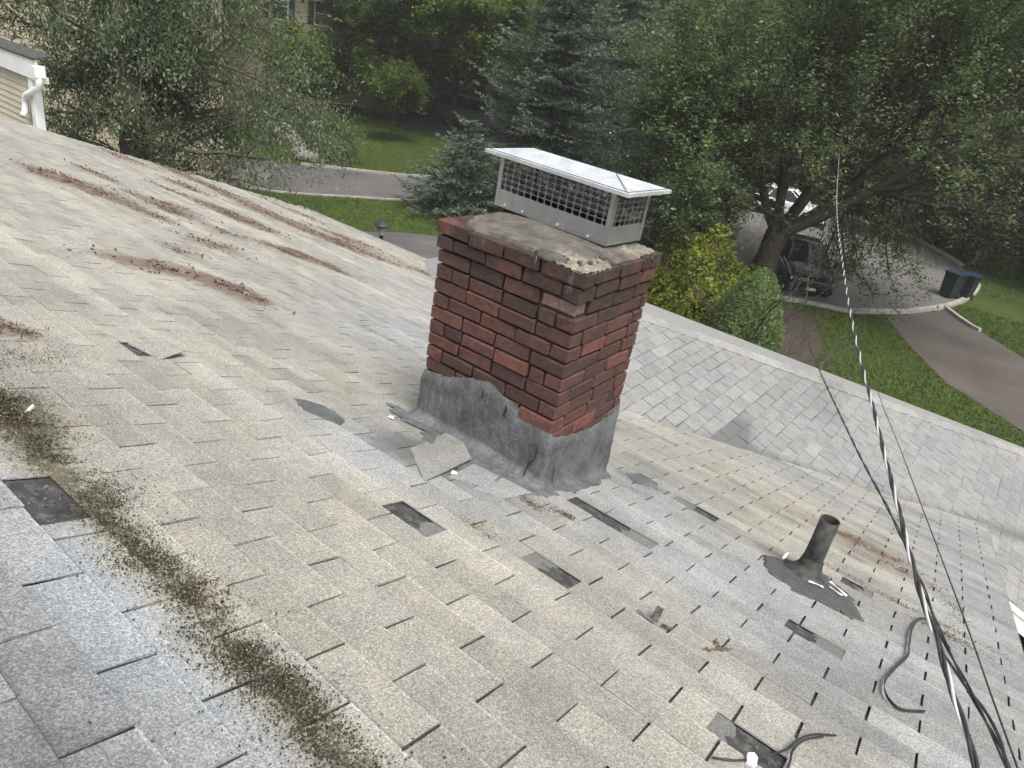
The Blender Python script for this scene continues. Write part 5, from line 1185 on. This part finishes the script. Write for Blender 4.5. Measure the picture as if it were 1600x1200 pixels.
broadleaf(31, 9.0, 8, 2, 5.4, dict(per=60, sigma=0.21, smin=0.13, smax=0.24, asp=0.6), 'leaf_yellow', 'maple_tree', 'yellow green maple behind the lawn, left of the spruces', (-29.0, 34.0, G), 0.2, 0.30)
broadleaf(32, 2.6, 7, 2, 2.3, dict(per=50, sigma=0.26, smin=0.12, smax=0.22, asp=0.6), 'leaf_yellow', 'maple_tree', 'low light green tree in front of the far house windows', (-36.0, 28.2, G), 0.16, 0.25)
broadleaf(33, 8.0, 8, 2, 5.0, dict(per=60, sigma=0.21, smin=0.13, smax=0.22, asp=0.55), 'leaf_dark', 'shade_tree', 'dark green tree between the far house and the maple', (-33.0, 33.5, G), 0.2, 0.28)
broadleaf(34, 3.2, 5, 2, 1.7, dict(per=9, sigma=0.12, smin=0.08, smax=0.15, asp=0.55), 'leaf_yellow', 'sapling', 'thin sapling on the lawn above the lane', (-27.6, 27.7, G), 0.05, 0.4)
broadleaf(35, 6.0, 6, 2, 3.2, dict(per=40, sigma=0.25, smin=0.10, smax=0.18, asp=0.55), 'leaf_oak', 'street_tree', 'small tree on the verge right of the bins', (0.5, 41.6, G), 0.11, 0.34)
broadleaf(36, 11, 8, 2, 6.0, dict(per=60, sigma=0.25, smin=0.13, smax=0.24, asp=0.55), 'leaf_far', 'shade_tree', 'pale green tree at the upper right edge', (4.0, 46.0, G), 0.22, 0.26)
broadleaf(37, 12, 8, 2, 6.5, dict(per=60, sigma=0.26, smin=0.14, smax=0.26, asp=0.55), 'leaf_oak', 'shade_tree', 'tall tree behind the crown of the spreading tree', (-5.0, 52.0, G), 0.24, 0.26)
broadleaf(38, 10, 9, 2, 5.6, dict(per=60, sigma=0.24, smin=0.13, smax=0.24, asp=0.55), 'leaf_far', 'shade_tree', 'pale leafy tree across the street behind the bins', (-0.4, 45.0, G), 0.2, 0.12)
broadleaf(39, 9, 9, 2, 5.0, dict(per=60, sigma=0.23, smin=0.12, smax=0.22, asp=0.55), 'leaf_oak', 'shade_tree', 'bushy tree across the street with low branches', (-6.5, 48.5, G), 0.2, 0.10)
broadleaf(40, 10, 9, 2, 5.4, dict(per=60, sigma=0.23, smin=0.12, smax=0.22, asp=0.55), 'leaf_far', 'shade_tree', 'light green tree filling the right edge above the verge', (4.6, 40.5, G), 0.2, 0.16)
# the wood closing the view: one mass of crowns
fr = np.random.default_rng(9); WV, WF, WL, TV, TF = [], [], [], [], []; nv = ntv = 0
kinds = []
for k in range(4):
    T = Tree(140 + k); p = np.zeros(3)
    T.seg.append((p, p + [0, 0, 3.2], 0.30, 0.24))
    for q in range(9):
        az = 2 * np.pi * q / 9 + T.r.normal(0, 0.3); el = T.r.uniform(0.2, 1.2) if q else 1.5
        T.limb(np.array([0, 0, T.r.uniform(2.2, 3.2)]), (math.cos(az) * math.cos(el), math.sin(az) * math.cos(el), math.sin(el)), 7.0 * T.r.uniform(0.8, 1.1), 0.13, 0, 2, 3, 0.2, 0.06, 0.8, 0.6)
    nt_ = len(T.tip); kinds.append((T.leaves(per=max(6, int(11000 / nt_)), sigma=0.42, smin=0.24, smax=0.46, asp=0.65), T.wood(0.03, 5)))
for ring_, (rad_, step) in enumerate(((58, 6.2), (72, 5.4), (90, 5.0))):
    for az in np.arange(80 + ring_ * 2.0, 168, step):
        rr = rad_ + fr.normal(0, 3); az_ = math.radians(az + fr.normal(0, 0.8)); th_ = fr.uniform(0, 6.28); s_ = fr.uniform(0.95, 1.35)
        pos = np.array([CAM[0] + rr * math.cos(az_), CAM[1] + rr * math.sin(az_), G - 0.2])
        Rz = np.array([[math.cos(th_), -math.sin(th_), 0], [math.sin(th_), math.cos(th_), 0], [0, 0, 1]]) * s_
        (V, F, lv), (V2, F2) = kinds[int(fr.integers(0, 4))]
        WV.append(V @ Rz.T + pos); WF.append(F + nv); WL.append(np.clip(lv + fr.normal(0, 0.12), 0, 1)); nv += len(V)
        TV.append(V2 @ Rz.T + pos); TF.append(F2 + ntv); ntv += len(V2)
wood_ = tag(obj('distant_wood', mesh_np('distant_wood', np.concatenate(WV), np.concatenate(WF), {'lv': np.concatenate(WL)}), MAT['leaf_far']), 'green mass of distant trees closing the view', 'woods', kind='stuff')
obj('trunks', mesh_np('trunks', np.concatenate(TV), np.concatenate(TF)), MAT['bark'], wood_)['kind'] = 'stuff'

# ---- shrubs
def shrub(seed, base, rx, rz_, n, smin, smax, mat, label, cat='shrub', name='leafy_shrub', asp=0.55, stems=7, lump=0.22, shell=0.35):
    T = Tree(seed); r = T.r; base = np.asarray(base, float)
    for k in range(stems):
        az = r.uniform(0, 6.28); T.limb(base, (math.cos(az) * 0.6, math.sin(az) * 0.6, 1), rz_ * 1.2, 0.03, 1, 2, 2, 0.2, 0.02, 0.6, 0.5)
    d = r.normal(size=(n, 3)); d[:, 2] = np.abs(d[:, 2]) * 1.1 - 0.1; d /= np.linalg.norm(d, axis=1)[:, None]
    rad_ = (1 - shell * r.random(n) ** 1.5) * (1 + lump * vnoise(d, 2.2, seed) + lump * 0.7 * vnoise(d, 5.0, seed + 1))
    P_ = base + d * rad_[:, None] * np.array([rx, rx, rz_]) + np.array([0, 0, 0.05])
    N_ = d + r.normal(0, 0.6, (n, 3)); N_ /= np.linalg.norm(N_, axis=1)[:, None]
    V, F = leaf_quads(P_, N_, r.uniform(smin, smax, n), asp, seed)
    lv = np.clip(0.45 + 0.35 * vnoise(d, 6.0, seed + 3) + r.normal(0, 0.16, n) , 0, 1)
    o_ = tag(empty(name, base), label, cat)
    Vw, Fw = T.wood(0.004); obj('stem', mesh_np('stem', Vw, Fw), MAT['bark'], o_)
    obj('foliage', mesh_np('foliage', V, F, {'lv': np.repeat(lv, 4)}), MAT[mat], o_)
    return o_
shrub(51, (-5.5, 18.6, G), 1.75, 2.3, 14000, 0.07, 0.15, 'leaf_bush', 'bright yellow green shrub right of the chimney', lump=0.25)
shrub(52, (-3.35, 16.6, G), 0.95, 2.35, 26000, 0.04, 0.09, 'leaf_cedar', 'rounded light green arborvitae at the roof edge', asp=0.35, lump=0.08, shell=0.22, name='arborvitae')
shrub(53, (-8.4, 20.6, G), 1.3, 1.5, 6000, 0.07, 0.13, 'leaf_oak', 'dull green shrub behind the chimney')
shrub(54, (-26.2, 22.4, G), 1.2, 1.2, 5000, 0.08, 0.15, 'leaf_dark', 'dark rounded shrub beside the pale rocks')
shrub(55, (-28.6, 23.6, G), 1.2, 1.3, 5000, 0.08, 0.15, 'leaf_dark', 'dark shrub at the top of the rocks')
shrub(56, (-24.2, 21.2, G), 1.0, 0.9, 4000, 0.07, 0.12, 'leaf_oak', 'low brownish shrub at the lane corner')
shrub(57, (-30.5, 25.5, G), 1.0, 1.2, 4000, 0.08, 0.14, 'leaf_yellow', 'small yellowish shrub above the rocks')
for k, (x, y, r_, z_, lb) in enumerate([(-3.6, 44.6, 1.3, 1.5, 'left one of the thicket shrubs across the street'), (-1.2, 42.6, 1.2, 1.7, 'thicket shrub across the street behind the bins'), (0.4, 39.6, 1.1, 1.3, 'shrub on the verge left of the verge tree'), (3.4, 40.0, 1.3, 1.5, 'rightmost shrub of the verge thicket')]):
    shrub(80 + k, (x, y, G), r_, z_, 4500, 0.09, 0.17, ['leaf_far', 'leaf_oak', 'leaf_yellow', 'leaf_far'][k], lb)
shrub(58, (1.9, 40.2, G), 0.9, 0.8, 3000, 0.08, 0.14, 'leaf_yellow', 'low flowering shrub under the verge tree')
# bare shrub just over the hip
MAT['bark_pale'] = two_tone('pale dry stems', (0.075, 0.066, 0.055), (0.14, 0.125, 0.105), 20, 0.9)
B0 = np.array([-1.5, 14.6, G]); bs_ = tag(empty('bare_shrub', B0), 'leafless pale shrub poking over the roof hip', 'shrub')
for k in range(5):
    T = Tree(61 + k); az = T.r.uniform(0, 6.28)
    T.limb(B0, (0.35 * math.cos(az), 0.35 * math.sin(az), 1), 1.65, 0.020, 0, 2, 2, 0.28, 0.02, 0.7, 0.45)
    V, F = T.wood(0.003, 5); obj('stem', mesh_np('stem', V, F), MAT['bark_pale'], bs_)

# ------------------------------------------------------------------ vehicles
MAT['tyre'] = two_tone('tyre rubber', (0.015, 0.015, 0.016), (0.03, 0.03, 0.03), 20, 0.9)
MAT['rim'] = two_tone('alloy rim', (0.35, 0.35, 0.36), (0.5, 0.5, 0.5), 10, 0.35, metal=0.8)
t = NT('car glass'); MAT['glass'] = t.fin((0.02, 0.025, 0.028), 0.06, 0, 0.8)
t = NT('lamp lens'); MAT['lens'] = t.fin((0.75, 0.76, 0.78), 0.12, 0.2, 0.8)
def paint(name, c, rough=0.22):
    t = NT(name); t.b.inputs['Coat Weight'].default_value = 0.6; t.b.inputs['Coat Roughness'].default_value = 0.08
    return t.fin(t.mix(t.ramp(t.noise(t.pos(), 3, 4), [(0.3, 0), (0.7, 1)]), c, tuple(x * 1.15 for x in c)), rough, 0.1, 0.5)
MAT['paint_dark'] = paint('dark car paint', (0.012, 0.014, 0.016))
MAT['paint_white'] = paint('white car paint', (0.62, 0.63, 0.63), 0.3)
MAT['paint_grey'] = paint('grey car paint', (0.16, 0.17, 0.18), 0.3)
MAT['plate'] = two_tone('plate', (0.55, 0.55, 0.5), (0.65, 0.65, 0.6), 10, 0.5)
def car(name, label, loc, rz, paintm, van=False, cat='car'):
    """nose towards local +x"""
    o_ = tag(empty(name, loc, rz), label, cat)
    # stations along the length: x, half width, sill z, belt z, deck z
    if van: st = [(-2.45, .86, .45, 1.0, 1.25), (-2.4, .93, .34, 1.05, 1.35), (-1.4, .96, .28, 1.05, 1.36), (0.4, .96, .28, 1.05, 1.34), (1.3, .95, .28, 1.0, 1.22), (2.0, .90, .30, .86, .98), (2.35, .80, .36, .70, .80), (2.42, .70, .42, .62, .68)]
    else: st = [(-2.30, .74, .48, .80, .90), (-2.22, .84, .36, .86, 1.0), (-1.5, .90, .26, .90, 1.03), (-0.4, .91, .24, .90, 1.0), (0.7, .91, .24, .88, .97), (1.5, .88, .26, .80, .88), (2.05, .80, .30, .68, .76), (2.25, .66, .36, .58, .64)]
    V = []; 
    for x, w, s0, bz, dz in st: V += [(x, -w * .86, s0), (x, -w, s0 + .14), (x, -w, (s0 + bz) / 2), (x, -w * .97, bz), (x, -w * .84, dz), (x, -w * .4, dz + .03), (x, w * .4, dz + .03), (x, w * .84, dz), (x, w * .97, bz), (x, w, (s0 + bz) / 2), (x, w, s0 + .14), (x, w * .86, s0)]
    m = 12; F = [(i * m + k, (i + 1) * m + k, (i + 1) * m + (k + 1) % m, i * m + (k + 1) % m) for i in range(len(st) - 1) for k in range(m)] + [tuple(range(m)), tuple(range((len(st) - 1) * m, len(st) * m))[::-1]]
    body = MB().add(V, F).build('body', paintm, o_, True, keep=False)
    md = body.modifiers.new('soft', 'SUBSURF'); md.levels = 1; md.render_levels = 2
    # cabin: base and roof outlines
    if van: c_b, c_t, zb, zt = (-2.35, 1.15, .86), (-2.2, 0.45, .72), 1.30, 1.88
    else: c_b, c_t, zb, zt = (-1.75, 1.05, .80), (-1.0, 0.22, .60), .97, 1.44
    def ring_(c_, z, n=4): 
        x0, x1, w = c_; return [(x0, -w, z), (x0 + (x1 - x0) * .33, -w * 1.04, z), (x0 + (x1 - x0) * .67, -w * 1.03, z), (x1, -w * .92, z), (x1 + .06, 0, z + .0), (x1, w * .92, z), (x0 + (x1 - x0) * .67, w * 1.03, z), (x0 + (x1 - x0) * .33, w * 1.04, z), (x0, w, z), (x0 - .05, 0, z)]
    R0, R1 = np.array(ring_(c_b, zb - .03)), np.array(ring_(c_t, zt)); R2 = (R1 - R1.mean(0)) * .86 + R1.mean(0) + [0, 0, .05]
    MB().add(np.concatenate([R1 - [0, 0, .02], R2]), [(k, (k + 1) % 10, 10 + (k + 1) % 10, 10 + k) for k in range(10)] + [tuple(range(10, 20))]).build('roof', paintm, o_, True, keep=False)
    for k in range(10):
        q = [R0[k], R0[(k + 1) % 10], R1[(k + 1) % 10], R1[k]]; c_ = np.mean(q, 0); q = [c_ + (p_ - c_) * .93 for p_ in q]
        nm = 'windscreen' if k in (3, 4) else ('rear_window' if k in (8, 9) else 'side_window')
        MB().poly(q).build(nm, MAT['glass'], o_, keep=False)
        MB().tube([R0[k], R1[k]], 0.035, 5).build('pillar', paintm, o_, keep=False)
    hx, hw, hz = (2.28, .62, .66) if van else (2.10, .58, .60)
    for sy in (-1, 1):
        MB().cham((hx - .12, sy * hw - .14, hz - .06), (hx + .05, sy * hw + .14, hz + .06), .03).build('headlight', MAT['lens'], o_, keep=False)
        MB().cham((st[0][0] - .01, sy * .66 - .08, .78), (st[0][0] + .10, sy * .66 + .08, .98), .02).build('tail_light', MAT['rust'], o_, keep=False)
        MB().cham((.72 if not van else .95, sy * .98 - .08, zb - .02), (.86 if not van else 1.1, sy * .98 + .08, zb + .12), .03).build('mirror', paintm, o_, keep=False)
        for x in (-1.38, 1.36):
            y = sy * .80; mb = MB(); V = []
            for r_, yy in ((.0, y + sy * .08), (.20, y + sy * .085)): pass
            wh = MB(); an = np.linspace(0, 2 * np.pi, 22, endpoint=False)
            prof = [(.20, y - .10), (.31, y - .10), (.335, y - .06), (.335, y + .06), (.31, y + .10), (.20, y + .10)]
            V = np.concatenate([np.c_[x + r_ * np.cos(an), np.full(22, yy), .335 + r_ * np.sin(an)] for r_, yy in prof])
            w_ = wh.add(V, [(i * 22 + k, i * 22 + (k + 1) % 22, (i + 1) * 22 + (k + 1) % 22, (i + 1) * 22 + k) for i in range(5) for k in range(22)]).build('wheel', MAT['tyre'], o_, True, keep=False)
            V = np.concatenate([np.c_[x + r_ * np.cos(an), np.full(22, yy), .335 + r_ * np.sin(an)] for r_, yy in ((.21, y + sy * .085), (.12, y + sy * .06), (.0, y + sy * .075))])
            MB().add(V, [(i * 22 + k, i * 22 + (k + 1) % 22, (i + 1) * 22 + (k + 1) % 22, (i + 1) * 22 + k) for i in range(2) for k in range(22)]).build('rim', MAT['rim'], w_, True, keep=False)
    gx = st[-1][0]
    MB().cham((gx - .10, -.36, .46), (gx + .03, .36, .60), .02).build('grille', MAT['tyre'], o_, keep=False)
    MB().cham((gx - .16, -.74, .28), (gx + .02, .74, .42), .05).build('bumper', paintm, o_, keep=False)
    MB().cham((gx + .02, -.16, .33), (gx + .035, .16, .43), .004).build('number_plate', MAT['plate'], o_, keep=False)
    return o_
car('parked_car', 'dark parked car facing the camera under the spreading tree', (-4.95, 26.6, G), math.radians(-62), MAT['paint_dark'])
car('parked_car', 'white parked car half hidden by leaves right of the chimney cap', (-12.2, 30.6, G), math.radians(-20), MAT['paint_white'], True)
car('parked_car', 'grey parked car glimpsed through the spruces', (-31.0, 38.5, G), math.radians(20), MAT['paint_grey'], True)
car('white_van', 'white van roof showing above the spruces', (-21.5, 38.6, G), math.radians(5), MAT['paint_white'], True, 'van')
car('parked_car', 'white car on the far street seen through the big tree', (-9.5, 38.5, G), math.radians(5), MAT['paint_white'])
car('parked_car', 'silver car at the far right behind the leaves', (-3.0, 47.5, G), math.radians(-5), MAT['paint_white'], True)
# ------------------------------------------------------------------ bins
MAT['bin'] = two_tone('dark bin plastic', (0.012, 0.018, 0.018), (0.025, 0.032, 0.03), 6, 0.5)
MAT['bin_lid'] = two_tone('blue bin lid', (0.010, 0.020, 0.042), (0.018, 0.032, 0.064), 6, 0.4)
def wheelie(label, x, y, rz, lidm):
    o_ = tag(empty('wheeled_bin', (x, y, G), rz), label, 'bin', 'bins at the kerb'); o_.scale = (0.92, 0.92, 0.92)
    lo, hi = [(-.24, -.28), (.24, -.28), (.24, .26), (-.24, .26)], [(-.29, -.36), (.29, -.36), (.29, .32), (-.29, .32)]
    V = [(a_, b_, .06) for a_, b_ in lo] + [(a_, b_, 1.0) for a_, b_ in hi] + [(a_ * 1.08, b_ * 1.06, 1.0) for a_, b_ in hi] + [(a_ * 1.08, b_ * 1.06, 1.05) for a_, b_ in hi]
    MB().add(V, [(3, 2, 1, 0)] + [(b_ + k, b_ + (k + 1) % 4, b_ + 4 + (k + 1) % 4, b_ + 4 + k) for b_ in (0, 4, 8) for k in range(4)]).build('body', MAT['bin'], o_, keep=False)
    V = [(a_ * 1.12, b_ * 1.10, 1.052) for a_, b_ in hi] + [(a_ * 1.06, b_ * 1.02, 1.10) for a_, b_ in hi] + [(a_ * .6, b_ * .6, 1.145) for a_, b_ in hi]
    l_ = MB().add(V, [(b_ + k, b_ + (k + 1) % 4, b_ + 4 + (k + 1) % 4, b_ + 4 + k) for b_ in (0, 4) for k in range(4)] + [(8, 9, 10, 11)]).build('lid', lidm, o_, keep=False)
    MB().tube([(-.25, .38, 1.0), (.25, .38, 1.0)], .018, 6).build('handle', MAT['bin'], o_, keep=False)
    for sx in (-1, 1):
        MB().tube([(sx * .24, .27, .12), (sx * .30, .27, .12)], .12, 14).build('wheel', MAT['tyre'], o_, keep=False)
    return o_
wheelie('left blue lidded wheeled bin at the kerb', -0.45, 31.6, math.radians(-25), MAT['bin_lid'])
wheelie('right blue lidded wheeled bin at the kerb', 0.02, 32.1, math.radians(-15), MAT['bin_lid'])
# ------------------------------------------------------------------ lamp post
MAT['iron'] = two_tone('black lamp iron', (0.02, 0.02, 0.02), (0.045, 0.045, 0.043), 20, 0.5)
t = NT('lantern glass'); MAT['lantern'] = t.fin((0.35, 0.37, 0.36), 0.2, 0, 0.5)
lp = tag(empty('lamp_post', (-11.1, 11.68, G)), 'black lantern lamp post just beyond the roof eave', 'lamp post')
MB().lathe([(.09, 0), (.09, .1), (.045, .16), (.038, 1.55), (.055, 1.57), (.055, 1.60), (.03, 1.62)], sides=12).build('post', MAT['iron'], lp, True, keep=False)
MB().lathe([(.06, 1.62), (.10, 1.64), (.13, 1.85)], sides=6).build('lantern_glass', MAT['lantern'], lp, keep=False)
MB().lathe([(.20, 1.85), (.21, 1.87), (.10, 1.95), (.05, 1.97), (.03, 2.02), (.0, 2.04)], sides=12).build('lantern_roof', MAT['iron'], lp, keep=False)
MB().tube([(-.03, -.05, 1.2), (-.09, -.06, 1.3), (-.08, -.06, 1.4), (-.03, -.05, 1.42)], .012, 6).build('hook', MAT['torn_white'], lp, keep=False)

# ------------------------------------------------------------------ houses behind
MAT['roof_dark'] = two_tone('dark roof', (0.05, 0.05, 0.05), (0.09, 0.088, 0.085), 3, 0.9)
MAT['shutter'] = two_tone('dark shutter', (0.03, 0.03, 0.034), (0.05, 0.05, 0.055), 3, 0.6)
MAT['pane'] = NT('window pane').fin((0.05, 0.06, 0.065), 0.08, 0, 0.7)
MAT['brick_far'] = two_tone('far red wall', (0.22, 0.07, 0.045), (0.30, 0.10, 0.065), 2, 0.9)
def clap_house(name, label, c, length, depth, rz, h_eave, h_ridge, wallm, wins, board=0.19, z0=G):
    """gabled house, long front facing local -y, clapboards as real steps"""
    o_ = tag(empty(name, (c[0], c[1], z0), rz), label, 'house'); L2, D2 = length / 2, depth / 2
    mb = MB()
    for sy in (-1, 1):
        for k in range(int(h_eave / board)):
            z = k * board; y0, y1 = sy * (D2 + 0.022), sy * (D2 + 0.004)
            mb.add([(-L2, y0, z), (L2, y0, z), (L2, y1, z + board), (-L2, y1, z + board), (-L2, sy * D2, z), (L2, sy * D2, z)], [(0, 1, 2, 3), (0, 4, 5, 1)])
    for sx in (-1, 1):
        for k in range(int(h_ridge / board)):
            z = k * board; zc = z + board
            def hw(zz): return D2 if zz <= h_eave else max(D2 * (h_ridge - zz) / (h_ridge - h_eave), 0.0)
            x0, x1 = sx * (L2 + 0.022), sx * (L2 + 0.004)
            mb.add([(x0, -hw(z), z), (x0, hw(z), z), (x1, hw(zc), zc), (x1, -hw(zc), zc), (sx * L2, -hw(z), z), (sx * L2, hw(z), z)], [(0, 1, 2, 3), (0, 4, 5, 1)])
    w_ = mb.build('wall', wallm, o_, keep=False)
    ov = 0.35; k_ = (h_ridge - h_eave) / D2
    for sy in (-1, 1):
        V = [(-L2 - .3, sy * (D2 + ov), h_eave - ov * k_ + .02), (L2 + .3, sy * (D2 + ov), h_eave - ov * k_ + .02), (L2 + .3, 0, h_ridge + .02), (-L2 - .3, 0, h_ridge + .02)]
        V = V + [(x, y, z + .12) for x, y, z in V]
        MB().add(V, [(0, 1, 2, 3), (4, 5, 6, 7), (0, 4, 5, 1), (1, 5, 6, 2), (2, 6, 7, 3), (3, 7, 4, 0)]).build('roof', MAT['roof_dark'], o_, keep=False)
        MB().box((0, sy * (D2 + ov), h_eave - ov * k_ - .06), (length + .6, .05, .18)).build('fascia', MAT['white_trim'], o_, keep=False)
    for x, z, ww, wh in wins:
        y = -D2 - 0.03
        fr_ = MB()
        for lo, hi in (((x - ww / 2 - .07, y - .05, z - wh / 2 - .07), (x + ww / 2 + .07, y, z - wh / 2)), ((x - ww / 2 - .07, y - .05, z + wh / 2), (x + ww / 2 + .07, y, z + wh / 2 + .09)), ((x - ww / 2 - .07, y - .05, z - wh / 2), (x - ww / 2, y, z + wh / 2)), ((x + ww / 2, y - .05, z - wh / 2), (x + ww / 2 + .07, y, z + wh / 2)), ((x - ww / 2, y - .035, z - .025), (x + ww / 2, y, z + .025))): fr_.cham(lo, hi, .004)
        wi = fr_.build('window', MAT['white_trim'], o_, keep=False)
        for s_ in (-1, 1): MB().box((x, y - .006, z + s_ * (wh / 4 + .006)), (ww, .01, wh / 2 - .03)).build('pane', MAT['pane'], wi, keep=False)
        for s_ in (-1, 1): MB().cham((x + s_ * (ww / 2 + .27) - .18, y - .03, z - wh / 2 - .05), (x + s_ * (ww / 2 + .27) + .18, y + .005, z + wh / 2 + .05), .006).build('shutter', MAT['shutter'], o_, keep=False)
    return o_
clap_house('neighbour_house', 'cream clapboard house behind the hemlock', (-31.0, 10.6), 16.0, 9.0, math.radians(58), 7.4, 10.2, MAT['siding_beige'], [(5.6, 4.8, 1.0, 1.4)])
clap_house('far_house', 'tan house with white windows and dark shutters at the top left', (-44.0, 33.5), 16.0, 8.0, math.radians(48), 7.2, 9.8, MAT['siding_beige'], [(-0.35, 5.3, 1.0, 1.5), (2.7, 5.25, 1.7, 1.3), (-4.2, 5.3, 1.0, 1.5)])
clap_house('far_house', 'pale house glimpsed through the crown of the big tree', (-21.0, 60.0), 12.0, 8.0, math.radians(20), 4.6, 7.4, MAT['white_trim'], [(-3.0, 3.6, 1.1, 1.4), (2.0, 3.6, 1.1, 1.4)])

# ------------------------------------------------------------------ added haze over the gardens, put in to lighten the dark foliage
hz = MB().box((-20, 60, 12.0), (440, 440, 37.6)).build('haze', None)
hm = bpy.data.materials.new('added haze'); hm.use_nodes = True; hn = hm.node_tree.nodes; hn.clear()
ho = hn.new('ShaderNodeOutputMaterial'); hv = hn.new('ShaderNodeVolumePrincipled')
hv.inputs['Color'].default_value = (0.90, 0.93, 0.92, 1); hv.inputs['Density'].default_value = 0.0011; hv.inputs['Anisotropy'].default_value = 0.2
hm.node_tree.links.new(hv.outputs['Volume'], ho.inputs['Volume'])
hz.data.materials.append(hm); tag(hz, 'pale haze over the gardens, added to lighten the foliage', 'haze', kind='stuff')
